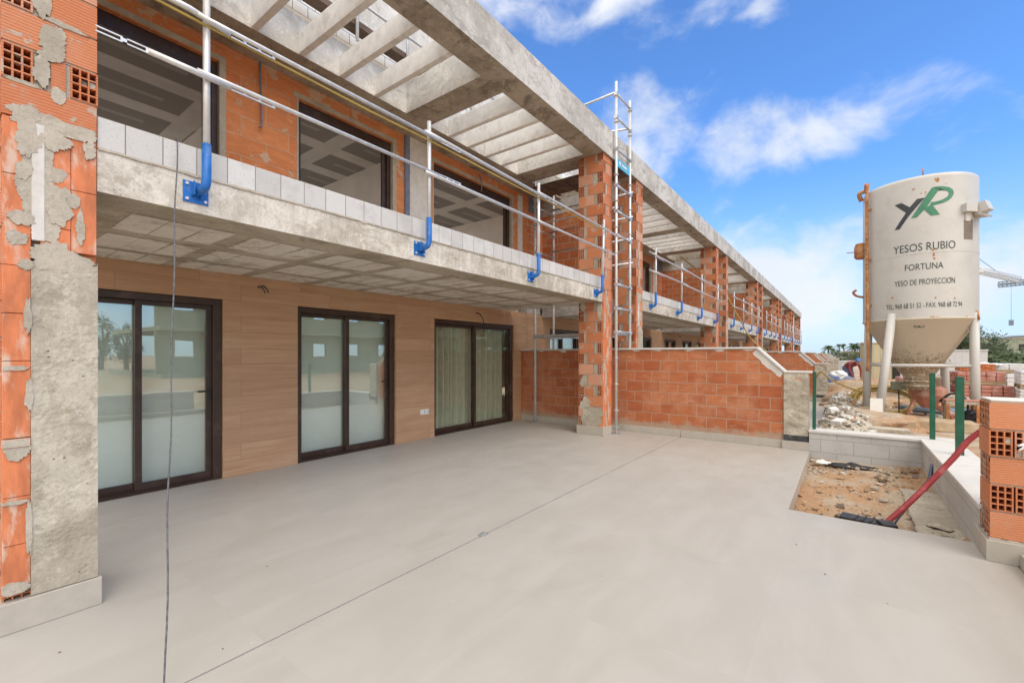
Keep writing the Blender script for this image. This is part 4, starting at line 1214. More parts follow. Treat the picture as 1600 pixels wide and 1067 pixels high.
# ------------------------------------------------------------------ pit: hoses, debris
mb = MB()
mb.tube(curve_pts([(.27, 5.30, -.12), (.29, 5.42, -.09), (.45, 5.56, .08), (.62, 5.70, .28), (.80, 5.79, .53), (.96, 5.86, .76), (1.22, 5.8, .98), (1.6, 5.7, 1.0), (1.9, 5.6, .5), (2.0, 5.5, .12)], 46), .0245, 14, rib=.0006)
tag(mb.build('conduit', M['redhose']), 'thick red corrugated hose rising from the soil pit over the white coping', 'hose')
mb = MB()
mb.tube(curve_pts([(.34, 5.33, -.12), (.38, 5.52, -.07), (.50, 5.75, .06), (.64, 5.95, .24), (.74, 6.5, .33), (.80, 7.0, .05)], 12), .010, 8)
tag(mb.build('cable', M['bluecable']), 'thin blue black cable lying along the red hose in the pit', 'cable')
mb = MB()
mb.obox((.13, 5.38, -.075), (.34, .16, .05), R(-14), jit=.1); mb.obox((.30, 5.30, -.05), (.12, .14, .05), R(20), jit=.2)
for k in range(4): mb.obox((.08 + k * .06, 5.37, -.045), (.02, .17, .012), R(-14))
tag(mb.build('drain_cover', M['black'], bevel=.006), 'dark ribbed plastic box half buried at the terrace edge of the pit', 'box')
def sheet(name, c, pts, mat, label, cat, seed=0, th=.012, amp=.05):
    n = 14
    mb = MB()
    top = []
    cx = sum(p[0] for p in pts) / len(pts); cy = sum(p[1] for p in pts) / len(pts)
    rings = []
    for r in range(5):
        f = r / 4
        ring = []
        for p in pts:
            x = cx + (p[0] - cx) * f; y = cy + (p[1] - cy) * f
            z = amp * (mnoise.noise((x * 7, y * 7, seed)) + .5 * mnoise.noise((x * 19, y * 19, seed))) + amp * .8 * (1 - f)
            ring.append((x, y, z))
        rings.append(ring)
    bmv = [[mb.bm.verts.new(p) for p in ring] for ring in rings[1:]]
    cv = mb.bm.verts.new((cx, cy, amp))
    m_ = len(pts)
    for j in range(m_): mb._f([cv, bmv[0][j], bmv[0][(j + 1) % m_]], True)
    for r in range(3):
        for j in range(m_): mb._f([bmv[r][j], bmv[r + 1][j], bmv[r + 1][(j + 1) % m_], bmv[r][(j + 1) % m_]], True)
    o = mb.build(name, mat); o.location = c
    s = o.modifiers.new('thick', 'SOLIDIFY'); s.thickness = th
    return tag(o, label, cat)
def outline(rx, ry, n, seed, irr=.3):
    return [(rx * math.cos(a) * (1 + irr * mnoise.noise((math.cos(a) * 2, math.sin(a) * 2, seed))), ry * math.sin(a) * (1 + irr * mnoise.noise((math.cos(a) * 2, math.sin(a) * 2, seed + 5)))) for a in (2 * math.pi * i / n for i in range(n))]
sheet('plastic_sheet', (.05, 8.02, -.10), outline(.26, .13, 22, 3, .5), M['black'], 'torn black plastic sheet lying in the pit below the far block wall', 'plastic sheet', 3, .01, .045)
sheet('plastic_sheet', (.70, 5.65, -.09), outline(.10, .07, 16, 8, .5), M['rubble'], 'small crumpled grey plastic scrap on the concrete footing by the brick pillar', 'plastic scrap', 8, .008, .04)
sheet('paper_scrap', (-.27, 8.05, -.08), outline(.10, .07, 16, 11, .5), M['paper'], 'white paper scrap in the far left corner of the soil pit', 'scrap', 11, .006, .03)
mb = MB()
n1, n2 = 10, 40
vs = [[mb.bm.verts.new((.52 + .33 * i / n1 + (.02 * mnoise.noise((j * .3, 1, 1)) if i == 0 else 0), 5.09 + 2.0 * j / n2, -.10 + .015 * mnoise.noise((i * .5, j * .4, 2)) + .012 * mnoise.noise((i * .8, j * 1.2, 4)))) for j in range(n2 + 1)] for i in range(n1 + 1)]
for i in range(n1):
    for j in range(n2): mb._f([vs[i][j], vs[i + 1][j], vs[i + 1][j + 1], vs[i][j + 1]], True)
bot = [[mb.bm.verts.new((v.co.x, v.co.y, -.4)) for v in (vs[0][j], vs[n1][j])] for j in range(n2 + 1)]
for j in range(n2): mb._f([vs[0][j], vs[0][j + 1], bot[j + 1][0], bot[j][0]])
mb._f([vs[i][n2] for i in range(n1 + 1)] + [bot[n2][1], bot[n2][0]])
tag(mb.build('footing', M['render']), kind='structure')
mb = MB()
for k in range(1500):
    x = random.uniform(-.43, .82); y = random.uniform(5.1, 8.3)
    if random.random() < .5: y = 8.3 - abs(random.gauss(0, .35))
    elif random.random() < .4: y = 5.1 + abs(random.gauss(0, .3))
    if not 5.1 < y < 8.32: continue
    mb.mi = random.choice((0, 1, 1, 2, 3))
    mb.chunk((x, y, -.13 + .07 * (mnoise.noise((x * 1.7, y * 1.7, 0)) + .5 * mnoise.noise((x * 5, y * 5, 3))) + .01), random.uniform(.005, .022) if random.random() < .93 else random.uniform(.03, .06), .45)
tag(mb.build('gravel', [M['rubble'], M['pit'], M['mortar'], M['bark']]), 'loose stones and mortar crumbs scattered on the soil of the pit', 'gravel', kind='stuff')

# ------------------------------------------------------------------ hanging cord and floor marker
mb = MB()
a, b = Vector((XP + .03, 1.03, 2.96)), Vector((-2.384, .638, .012))
pts = [(XP - .12, 1.05, 2.955), (XP + .012, 1.035, 2.962)]
for i in range(26):
    t = i / 25
    p = a.lerp(b, t); s_ = .008 * math.sin(math.pi * t)
    pts.append((p.x - s_ * .6 + .003 * math.sin(t * 31), p.y + .004 * math.sin(t * 23), p.z))
pts += [(-2.375, .55, .010), (-2.37, .35, .010)]
mb.tube(pts, .0042, 6)
tag(mb.build('cord', M['cord']), 'thin dark cord hanging from the balcony parapet down to the terrace', 'cord')
mb = MB(); mb.box(-2.455, -2.39, 2.78, 2.86, .0005, .006); mb.box(-2.43, -2.41, 2.80, 2.84, .006, .014)
tag(mb.build('joint_clip', M['steel'], bevel=.002), 'small metal clip over the dark joint in the terrace floor', 'clip')

mb = MB()
for k in range(70):
    x = random.uniform(-5.6, .8); y = random.uniform(.3, 8.0)
    if x > -.5 and y > 5.0: continue
    mb.mi = random.choice((0, 0, 1)); mb.chunk((x, y, .002), random.uniform(.003, .008), .5)
tag(mb.build('grit', [M['mortar'], M['bark']]), 'grains of grit and dry mortar scattered over the terrace tiles', 'grit', kind='stuff')

# ------------------------------------------------------------------ silo
SX, SY, SR = 1.25, 13.0, .93
def make_silo():
    g = empty('silo', (SX, SY, .1), 'cream plaster silo on four legs with green and black lettering', 'silo')
    O = (0, 0)
    zb = .1
    mb = MB()
    zt, zm, z0 = 5.12 - zb, 3.55 - zb, 2.24 - zb
    mb.lathe(O, [(SR, z0), (SR, z0 + .02), (SR, zm), (SR, zt - .09), (SR, zt - .07), (SR - .004, zt - .03), (SR - .03, zt - .004), (SR - .3, zt + .05), (.02, zt + .10)], 96)
    mb.build('tank', M['silo'], g)
    mb = MB(); mb.lathe(O, [(SR - .005, zm - .009), (SR + .004, zm - .006), (SR + .004, zm + .006), (SR - .005, zm + .009)], 96, False, False, smooth=False); mb.build('weld_seam', M['silo'], g)
    mb = MB()
    mb.lathe(O, [(SR + .012, z0 + .012), (SR + .012, z0 - .012), (SR - .01, z0 - .02), (.30, 1.12 - zb), (.27, 1.10 - zb), (.23, 1.02 - zb), (.23, .96 - zb)], 72)
    mb.build('hopper', M['hopper'], g)
    mb = MB()
    mb.lathe(O, [(.27, .965 - zb), (.27, .93 - zb), (.22, .925 - zb), (.22, .86 - zb), (.26, .855 - zb), (.26, .83 - zb), (.2, .825 - zb), (.2, .76 - zb)], 32)
    mb.build('outlet_collar', M['hopper'], g)
    legs = [((.54, 11.97), (.78, 12.22)), ((2.09, 12.71), (1.98, 12.62)), ((.39, 13.34), (.50, 13.36)), ((1.84, 14.05), (1.78, 13.80))]
    L3 = []
    for (fx, fy), (tx, ty) in legs:
        mb = MB()
        # straight leg from foot to the tank's shell
        a = Vector((fx - SX, fy - SY, 0)); tdir = Vector((tx - SX, ty - SY, 0)).normalized() * (SR - .03)
        b = Vector((tdir.x, tdir.y, 2.36 - zb))
        mb.tube([a, b], .076, 16)
        mb.box(a.x - .14, a.x + .14, a.y - .14, a.y + .14, -.02, .015)
        mb.build('leg', M['silo'], g); L3.append((a, b))
        mb = MB(); c_ = a.lerp(b, .98); d = Vector((c_.x, c_.y, 0)).normalized()
        mb.obox((c_.x - d.x * .13, c_.y - d.y * .13, c_.z - .22), (.16, .012, .2), math.atan2(d.y, d.x))
        mb.build('gusset', M['hopper'], g)
    for i, j in ((0, 1), (1, 3), (3, 2), (2, 0)):
        za = 1.29 - zb
        p = [L3[q][0].lerp(L3[q][1], za / (2.36 - zb)) for q in (i, j)]
        mb = MB(); mb.tube(p, .035, 12); mb.build('brace', M['silo'], g)
    # rust-stained filling pipe on the left side
    def on(th, z, r=SR): return (r * math.sin(R(th)), -r * math.cos(R(th)), z - zb)
    mb = MB()
    mb.tube(curve_pts([on(-78, 4.98, SR + .05), on(-76, 5.14, SR + .10), on(-70, 5.16, SR + .02), on(-66, 5.14, SR + .03), on(-61, 5.27, SR + .07)], 8), .045, 12)
    mb.tube([on(-61, 5.27, SR + .07), on(-60.5, 5.2, SR + .07), on(-60.5, 4, SR + .07), on(-60, 2.4, SR + .06), on(-60, 1.30, SR + .05), on(-58, 1.16, SR + .09)], .030, 12)
    for z in (4.7, 3.6, 2.6): mb.obox(on(-60.5, z, SR + .03), (.07, .07, .03), R(-60))
    mb.build('filling_pipe', M['rust'], g)
    mb = MB()
    mb.lathe((on(-84, 0, SR + .02)[0], on(-84, 0, SR + .02)[1]), [(.12, 3.70 - zb), (.13, 3.72 - zb), (.13, 4.02 - zb), (.12, 4.04 - zb)], 16)
    mb.obox(on(-86, 3.87, SR + .14), (.03, .22, .24), R(-86 + 90)); mb.obox(on(-86, 3.87, SR + .20), (.20, .015, .015), R(4))
    mb.build('inspection_hatch', M['rust'], g)
    mb = MB(); mb.tube(curve_pts([on(-84, 2.82, SR), on(-85, 2.86, SR + .12), on(-85, 2.94, SR + .18), on(-83, 2.99, SR + .13)], 5), .025, 8); mb.build('hook', M['rust'], g)
    # bracket with inspection window on the right
    mb = MB()
    for th0, th1, z0_, z1_, dr in ((38, 52, 4.30, 4.46, .10), (66, 84, 4.28, 4.46, .14)):
        n = 8
        for i in range(n):
            a0, a1 = th0 + (th1 - th0) * i / n, th0 + (th1 - th0) * (i + 1) / n
            q = [on(a0, z0_, SR - .01), on(a1, z0_, SR - .01), on(a1, z0_, SR + dr), on(a0, z0_, SR + dr)]
            qt = [(p[0], p[1], z1_ - zb) for p in q]
            mb.face(q); mb.face(qt); mb.face([q[2], q[3], qt[3], qt[2]])
            if i == 0: mb.face([q[0], q[3], qt[3], qt[0]])
            if i == n - 1: mb.face([q[1], q[2], qt[2], qt[1]])
    mb.obox(on(60, 4.38, SR + .10), (.20, .22, .20), R(60), rx=R(-20)); mb.obox(on(58, 4.26, SR + .12), (.16, .26, .03), R(58), rx=R(35))
    mb.obox(on(45, 4.22, SR + .01), (.10, .03, .18), R(45))
    mb.build('lifting_bracket', M['silo'], g)
    mb = MB()
    n = 6
    for i in range(n):
        a0, a1 = 41 + 13 * i / n, 41 + 13 * (i + 1) / n
        mb.face([on(a0, 3.78, SR + .006), on(a1, 3.78, SR + .006), on(a1, 4.17, SR + .006), on(a0, 4.17, SR + .006)])
    mb.build('blanked_hatch', M['taupe'], g, recalc=False)
    mb = MB(); mb.tube([on(0, 5.13, SR - .06), on(0, 5.27, SR - .06)], .012, 8); mb.tube([on(61, 2.38, SR + .02), on(61, 2.2, SR + .05)], .02, 8); mb.build('lug', M['rust'], g)
    # rust stains: thin flakes of corroded paint
    mb = MB()
    for th, z, w_, h_ in ((13, 4.97, .05, .09), (11, 4.99, .02, .05), (9, 3.60, .045, .05), (9.5, 3.50, .03, .10), (10, 3.42, .03, .04), (11, 2.64, .03, .035), (-9, 4.86, .05, .03), (21, 4.88, .02, .02), (8, 2.262, .09, .02), (13, 2.258, .05, .015), (45, 2.262, .06, .02), (2, 4.76, .03, .03), (-2, 4.75, .02, .03), (26, 3.02, .012, .05), (1.5, 4.72, .02, .015), (-30, 2.7, .03, .04), (30, 2.62, .03, .03)):
        pts = [(th + math.degrees(w_ / SR) * .5 * math.cos(a) * (1 + .5 * mnoise.noise((a, th, z))), z + h_ * .5 * math.sin(a) * (1 + .5 * mnoise.noise((th, a, z)))) for a in (2 * math.pi * i / 12 for i in range(12))]
        mb.face([on(t_, zz, SR + .0035) for t_, zz in pts])
    mb.build('rust_spots', M['rust'], g, recalc=False)
    mb = MB()
    for q in (-.09, -.02):
        mb.tube(curve_pts([(q + .045 * math.cos(a), -.845 - .0, 2.085 - zb + .02 * math.sin(a)) for a in (2 * math.pi * i / 10 for i in range(11))], 2), .006, 5, cap=False)
    o = mb.build('hopper_mark', M['letter'], g)
    # lettering wrapped on the shell
    def wrap(bm, sx, sz, th, z, r, name, mat):
        co = [v.co for v in bm.verts]
        xa, xb = min(c.x for c in co), max(c.x for c in co); za, zc = min(c.y for c in co), max(c.y for c in co)
        for i in range(1, 48):
            xx = xa + (xb - xa) * i / 48
            geom = bm.verts[:] + bm.edges[:] + bm.faces[:]
            bmesh.ops.bisect_plane(bm, geom=geom, plane_co=(xx, 0, 0), plane_no=(1, 0, 0))
        for v in bm.verts:
            u = (v.co.x - (xa + xb) / 2) / (xb - xa) * sx; zz = z + (v.co.y - za) / (zc - za) * sz
            q = on(th + math.degrees(u / SR), zz, r)
            v.co = Vector(q)
        me = bpy.data.meshes.new(name); bm.to_mesh(me); bm.free(); me.materials.append(mat)
        o = bpy.data.objects.new(name, me); C.objects.link(o); o.parent = g
        return o
    def text(s_, width, height, th, z, name):
        cu = bpy.data.curves.new(name, 'FONT'); cu.body = s_; cu.resolution_u = 4
        ob = bpy.data.objects.new(name, cu); C.objects.link(ob)
        me = ob.to_mesh()
        bm = bmesh.new(); bm.from_mesh(me); ob.to_mesh_clear()
        bpy.data.objects.remove(ob); bpy.data.curves.remove(cu)
        bmesh.ops.triangulate(bm, faces=bm.faces[:])
        return wrap(bm, width, height, th, z, SR + .005, name, M['letter'])
    k = math.pi / 180 * SR
    text('YESOS RUBIO', 59.5 * k, .155, 1.0, 3.60, 'lettering')
    text('FORTUNA', 35.7 * k, .125, .7, 3.22, 'lettering')
    text('YESO DE PROYECCION', 57.8 * k, .11, 1.4, 2.92, 'lettering')
    text('TEL: 968 68 51 52 - FAX: 968 68 72 94', 75.3 * k, .10, .8, 2.455, 'lettering')
    def shape(polys, name, mat):
        """logo in 1600-pixel-free local units: x across, y up (0..1)"""
        bm = bmesh.new()
        for p in polys:
            vs = [bm.verts.new((x, y, 0)) for x, y in p]; bm.faces.new(vs)
        bmesh.ops.triangulate(bm, faces=bm.faces[:])
        for i in range(1, 30):
            geom = bm.verts[:] + bm.edges[:] + bm.faces[:]
            bmesh.ops.bisect_plane(bm, geom=geom, plane_co=(i / 30, 0, 0), plane_no=(1, 0, 0))
        for v in bm.verts:
            u = v.co.x; th = -27.5 + 56.5 * u
            v.co = Vector(on(th, 4.10 + .74 * v.co.y, SR + .005))
        me = bpy.data.meshes.new(name); bm.to_mesh(me); bm.free(); me.materials.append(mat)
        o = bpy.data.objects.new(name, me); C.objects.link(o); o.parent = g
    shape([[(0, .70), (.125, .715), (.265, .555), (.385, .745), (.51, .745), (.245, .31), (.09, .0), (0, .0), (.20, .42)]], 'logo_y', M['logo_dark'])
    shape([[(.285, .245), (.385, .245), (.53, .47), (.60, .62), (.725, .885), (.84, .89), (.68, 1.0), (.62, .985)]], 'logo_r', M['logo_green'])
    # bowl of the R as a ribbon
    outer = [(.68, 1.0), (.80, .995), (.92, .95), (.985, .88), (1.0, .79), (.97, .69), (.90, .60), (.80, .545), (.68, .515), (.585, .51)]
    inner = [(.705, .885), (.80, .885), (.875, .86), (.91, .81), (.905, .755), (.875, .70), (.81, .645), (.74, .615), (.67, .60), (.61, .60)]
    shape([[outer[i], outer[i + 1], inner[i + 1], inner[i]] for i in range(len(outer) - 1)], 'logo_r', M['logo_green'])
    shape([[(.535, .50), (.635, .515), (.755, .245), (.61, .235), (.50, .415)]], 'logo_r', M['logo_green'])
make_silo()

# ------------------------------------------------------------------ plaster mixer under the silo
def make_mixer():
    g = empty('plaster_mixer', (1.45, 13.35, .1), 'salmon pink plaster mixing machine below the silo outlet', 'mixer')
    mb = MB()
    prof = [(.10, .24), (.34, .52), (.34, .66), (.25, .72)]
    n = 8
    rings = [[mb.bm.verts.new((r * math.cos(2 * math.pi * (j + .5) / n), r * .8 * math.sin(2 * math.pi * (j + .5) / n), z)) for j in range(n)] for r, z in prof]
    for i in range(3):
        for j in range(n): mb._f([rings[i][j], rings[i][(j + 1) % n], rings[i + 1][(j + 1) % n], rings[i + 1][j]])
    mb._f(rings[0][::-1]); mb._f(rings[-1])
    mb.build('mixing_hopper', M['salmon'], g, bevel=.008)
    mb = MB(); mb.lathe((0, 0), [(.2, .72), (.2, .9), (.22, .905), (.22, .93)], 24); mb.build('inlet_collar', M['hopper'], g)
    for x, y in ((-.28, -.2), (.28, -.2), (-.25, .22), (.3, .22)):
        mb = MB(); mb.tube([(x * .8, y * .8, .42), (x * 1.35, y * 1.3, .0)], .03, 8); mb.build('leg', M['salmon'], g)
    mb = MB(); mb.tube([(.1, -.1, .3), (.42, -.2, .1)], .05, 10); mb.build('pump_tube', M['salmon'], g)
    mb = MB(); mb.box(-.62, -.34, -.12, .1, .62, .80); mb.build('control_box', M['farconc'], g, bevel=.006)
    mb = MB(); mb.tube([(-.48, 0, .62), (-.48, -.05, .0)], .012, 6); mb.build('cable', M['black'], g)
make_mixer()

def simple(name, label, cat, mat, fn, group=None, bevel=0.0, loc=None):
    mb = MB(); fn(mb)
    return tag(mb.build(name, mat, bevel=bevel, loc=loc), label, cat, group)

# ------------------------------------------------------------------ clutter round the silo
simple('board', 'white board leaning against the front left leg of the silo', 'board', M['whiteboard'], lambda b: b.obox((.50, 11.62, .40), (.20, .02, .46), R(-4), rx=R(-16)), bevel=.002)
mb = MB()
for k in range(9):
    cx, cy = .72 + random.uniform(-.04, .04), 13.85 + random.uniform(-.08, .08)
    rr = .50 + random.uniform(-.07, .05)
    mb.tube([(cx + rr * math.cos(a) * 1.15, cy + .32 * math.sin(a) + .0, .37 + .29 * math.sin(a) * (.9 + .1 * k / 9) + .012 * k) for a in (2 * math.pi * i / 40 for i in range(41))], .024, 8, cap=False)
tag(mb.build('hose_coil', M['yellow']), 'loose coil of dusty yellow hose between the silo legs', 'hose')
mb = MB()
mb.tube(curve_pts([(-4.9, 16.95, 5.15), (-4.35, 17.6, 4.6), (-3.65, 18.8, 3.75)], 6), .026, 8)
mb.tube(curve_pts([(-3.65, 18.8, 3.75), (-3.3, 19.2, 2.9), (-2.9, 20.0, 2.0), (-1.6, 18.9, 1.15), (-.9, 18.2, .75), (-.55, 15.5, 1.02), (-.28, 14.2, .86), (.05, 13.9, .70), (.35, 13.8, .60)], 10), .022, 8)
tag(mb.build('hose', M['yellow']), 'long yellow hose running down from a balcony and over to the coil', 'hose')
for i, (x0, y0, x1, y1, z, r) in enumerate(((1.15, 14.5, 2.25, 14.3, .20, .06), (1.05, 14.62, 2.3, 14.5, .21, .055), (1.3, 14.36, 2.2, 14.15, .17, .05))):
    simple('pipe', ('blue grey plastic pipe lying in the middle of the three behind the silo legs', 'farthest of the three blue grey pipes on the soil', 'nearest of the three blue grey pipes on the soil')[i], 'pipe', M['greypipe'], lambda b: b.tube([(x0, y0, z), (x1, y1, z)], r, 14), 'pipes on the soil by the silo')
mb = MB(); mb.tube(curve_pts([(1.55, 12.6, .55), (1.72, 12.55, .72), (1.92, 12.5, .62), (1.93, 12.4, .3), (1.86, 12.3, .12)], 8), .022, 8)
tag(mb.build('hose', M['black']), 'short black hose arching to the ground beside the corner fence post', 'hose')
for i, (c, s, a, lb) in enumerate((((.74, 11.42, .17), (.62, .5, .16), 4, 'pale timber slab lying flat behind the corner of the coping'), ((.42, 10.3, .15), (.95, .34, .12), -3, 'broken concrete slab lying nearest the white coping'), ((1.45, 11.7, .17), (.95, .62, .17), 3, 'long pale timber slab lying right of the others by the fence posts'), ((-.02, 10.9, .2), (.05, .5, .26), 12, 'grey board standing on edge among the rubble'), ((.55, 12.9, .25), (.5, .2, .14), -15, 'weathered plank in front of the yellow hose coil'))):
    simple('slab_piece', lb, 'slab', M[('wood', 'render', 'wood', 'wood', 'wood')[i]], lambda b: b.obox(c, s, R(a), jit=.04), None, .006)
def work_table(b):
    b.box(-.22, .22, -.16, .16, .50, .54)
g = empty('work_bench', (1.83, 12.35, .1), 'small dusty bench with red edged top beside the right silo leg', 'bench')
mb = MB(); mb.box(-.24, .24, -.18, .18, .44, .50); mb.build('top', M['render'], g, bevel=.004)
mb = MB(); mb.box(-.246, .246, -.186, .186, .501, .525); mb.build('edging', M['salmon'], g)
for x in (-.21, .21):
    for y in (-.15, .15):
        mb = MB(); mb.box(x - .025, x + .025, y - .025, y + .025, 0, .44); mb.build('leg', M['rust'], g)
mb = MB(); mb.box(-.23, -.21, -.12, .12, .05, .44); mb.build('side_panel', M['render'], g)
def lump(name, c, r, mat, label, cat, seed=1, sc=(1, 1, .8), group=None):
    mb = MB()
    bmesh.ops.create_icosphere(mb.bm, subdivisions=4, radius=1)
    for v in mb.bm.verts:
        p = v.co.copy()
        d = 1 + .28 * mnoise.noise(p * 1.6 + Vector((seed, 0, 0))) + .16 * mnoise.noise(p * 4.5 + Vector((0, seed, 0))) + .05 * mnoise.noise(p * 11)
        v.co = Vector((p.x * sc[0], p.y * sc[1], max(-.35, p.z) * sc[2])) * r * d
    for f in mb.bm.faces: f.smooth = True
    o = mb.build(name, mat); o.location = c
    return tag(o, label, cat, group)
lump('rubbish_bag', (2.02, 12.45, .25), .20, M['black'], 'crumpled black bag heaped against the right silo leg', 'bag', 4)
lump('sand_heap', (.42, 11.6, .10), .85, M['dirt'], 'small heap of sand around the front left silo leg', 'heap', 9, (1, .8, .35))
lump('soil_heap', (.9, 18.5, .1), 1.3, M['dirt'], 'low heap of brown soil behind the hose coil', 'heap', 12, (1.6, 1, .42))
lump('soil_heap', (1.9, 22.0, .1), 1.2, M['pit'], 'orange brown soil heap in front of the timber bundles', 'heap', 41, (1.5, 1, .45))
lump('soil_heap', (.55, 16.2, .05), .7, M['pit'], 'small orange soil heap directly behind the hose coil', 'heap', 43, (1.5, .8, .4))
for i, (x, y, rz) in enumerate(((.9, 16.9, 20), (1.5, 17.3, -30), (2.5, 17.2, 8), (.5, 19.4, -12), (1.2, 20.4, 35), (2.6, 15.2, -20), (3.2, 16.6, 15), (.3, 15.3, 50))):
    simple('plank', ('pale plank lying just behind the hose coil', 'weathered plank crossing the soil behind the mixer', 'tan plank in front of the brick pallets', 'pale plank at the foot of the sacks', 'weathered plank below the soil heap by the cabin', 'tan plank near the grey pipes', 'pale plank right of the mixer in front of the pallets', 'weathered plank by the foot of the far left silo leg')[i], 'plank', M['wood'], lambda b: b.obox((x, y, .20 + .02 * (i % 3)), (random.uniform(.9, 1.6), .18, .05), R(rz), rx=R(random.uniform(-4, 4)), jit=.03), 'planks scattered behind the silo')
lump('soil_heap', (2.2, 15.8, .05), .9, M['dirt'], 'low heap of brown soil behind the grey pipes', 'heap', 15, (1.6, .7, .3))
for i, (x, y, z, r, m_, lb) in enumerate(((-.45, 22.2, .35, .36, 'bluecloth', 'dark blue grey bag leftmost on the heap before the worker'), (.05, 22.0, .32, .34, 'slate', 'slate grey bag right of the dark blue one before the worker'), (-.15, 21.6, .22, .28, 'wrap', 'small white bag at the foot of the bag heap'), (-.6, 21.4, .2, .3, 'rubble', 'pale grey sack at the left foot of the bag heap'), (-.25, 22.8, .62, .30, 'wrap', 'white sack on top of the bag heap'))):
    lump('sack', (x, y, z), r, M[m_], lb, 'sack', 21 + i, (1.0, .8, .9), 'sacks heaped by the garden walls')
lump('tarp', (.12, 20.6, .22), .24, M['teal'], 'small teal sheet thrown on the rubble', 'sheet', 23, (1.4, .8, .4))
# yellow hose strung along the top rail
mb = MB(); mb.tube(curve_pts([(XP + .145, .66, 3.75)] + [(XP + .145, .9 + .8 * k, 3.742 - .006 * (k % 3)) for k in range(9)], 5), .009, 8)
tag(mb.build('hose', M['yellow']), 'yellow hose strung along the top guard rail of the balcony in front', 'hose')
# rubble strewn along the garden walls
mb = MB()
for k in range(3400):
    t = random.random() ** 1.3
    y = 9.0 + 17 * t
    x = -.10 + .014 * (y - 9) + random.gauss(0, .26)
    if x < -.36: x = -.34 + random.random() * .35
    ridge = max(0, 1 - ((x - .02) / .5) ** 2) * (.20 + .22 * max(0, mnoise.noise((y * .7, 3, 3)) + .35))
    mb.mi = random.choice((0, 0, 0, 1, 1, 2, 3, 3, 4)) if random.random() < .985 else 5
    mb.chunk((x, y, .06 + ridge * random.uniform(.5, 1.05)), random.uniform(.015, .06) * (1 + .03 * y) * (1.8 if random.random() < .08 else 1), random.uniform(.25, .8))
for k in range(500):
    x = random.uniform(0, 5); y = random.uniform(10, 24)
    mb.mi = random.choice((0, 3, 2, 4)); mb.chunk((x, y, .10), random.uniform(.015, .06), .5)
n1, n2 = 14, 90
vs = [[mb.bm.verts.new((-.40 + .95 * i / n1, 8.9 + 17.2 * j / n2, .03 + .9 * max(0, 1 - ((-.40 + .95 * i / n1 - .02) / .5) ** 2) * (.20 + .22 * max(0, mnoise.noise(((8.9 + 17.2 * j / n2) * .7, 3, 3)) + .35)) + .03 * mnoise.noise((i * .7, j * .7, 5)))) for j in range(n2 + 1)] for i in range(n1 + 1)]
mb.mi = 3
for i in range(n1):
    for j in range(n2): mb._f([vs[i][j], vs[i + 1][j], vs[i + 1][j + 1], vs[i][j + 1]], True)
tag(mb.build('rubble', [M['rubble'], M['paper'], M['mortar'], M['render'], M['dirt'], M['smooth_clay']]), 'grey rubble and broken plaster strewn along the garden walls', 'rubble', kind='stuff')
for k, (x, y, z, rz, rx) in enumerate(((.02, 11.6, .25, 30, 12), (-.1, 12.6, .3, -35, 20), (.1, 13.5, .3, 60, 15), (.15, 10.2, .16, -50, 5))):
    simple('splintered_board', ('splintered grey board slanting over the rubble near the wall corner', 'splintered grey board tilted against the rubble heap', 'splintered grey board on the rubble by the coil', 'splintered grey board flat beside the coping')[k], 'board', M['render'], lambda b: b.obox((x, y, z), (.7, .12, .02), R(rz), rx=R(rx), jit=.08), 'splintered boards in the rubble')

# pallets
def pallet(name, loc, rz, size, mat, label, cat, group, n=(4, 3, 3)):
    g = empty(name, loc, label, cat, group, R(rz))
    sx, sy, sz = size
    for i in (-1, 0, 1):
        mb = MB(); mb.box(-sx / 2, sx / 2, i * sy * .42 - .05, i * sy * .42 + .05, 0, .09); mb.build('runner', M['wood'], g)
    mb = MB(); mb.box(-sx / 2, sx / 2, -sy / 2, sy / 2, .091, .115); mb.build('deck', M['wood'], g)
    mb = MB()
    for i in range(n[0]):
        for j in range(n[1]):
            for k in range(n[2]):
                e = .006
                a = random.uniform(-.008, .008); b = random.uniform(-.008, .008)
                mb.box(-sx / 2 + sx * i / n[0] + e + a, -sx / 2 + sx * (i + 1) / n[0] - e + a, -sy / 2 + sy * j / n[1] + e + b, -sy / 2 + sy * (j + 1) / n[1] - e + b, .117 + sz * k / n[2], .117 + sz * (k + 1) / n[2] - .008)
    mb.build('stack', mat, g, bevel=.012)
gB, gW = 'pallets of wrapped bricks', 'pallets of white wrapped blocks'
pallet('brick_pallet', (3.3, 19.8, .05), 12, (1.25, 1.0, .42), M['wrapbrick'], 'plastic wrapped brick pallet on the ground behind the right silo leg', 'pallet', gB, (5, 4, 4))
pallet('brick_pallet', (3.25, 19.9, .60), 9, (1.1, .9, .28), M['wrapbrick'], 'half height brick pallet stacked on the wrapped brick pallet', 'pallet', gB, (5, 4, 2))
pallet('brick_pallet', (1.95, 19.6, .05), 5, (1.1, 1.0, .62), M['wrapbrick'], 'dusty brick pallet seen between the silo legs', 'pallet', gB, (5, 4, 3))
for i, (x, y, z, h, lb) in enumerate(((4.75, 19.4, .05, .36, 'lower white block pallet at the right edge of the picture'), (4.8, 19.5, .54, .40, 'upper white block pallet at the right edge of the picture'), (4.35, 24.0, .1, .62, 'white wrapped pallet behind the clay tiles, lower one'), (4.4, 24.2, .86, .22, 'white wrapped pallet behind the clay tiles, topmost'),
                                      (2.55, 24.5, .1, 1.0, 'lower of the large white stacks seen under the hopper'), (2.6, 24.6, 1.22, .40, 'upper of the large white stacks seen under the hopper'), (6.0, 25.0, .1, .7, 'white wrapped pallet far right beyond the others'))):
    pallet('block_pallet', (x, y, z), random.uniform(-6, 14), (1.45, 1.1, h), M['wrap'], lb, 'pallet', gW, (3, 3, 4))
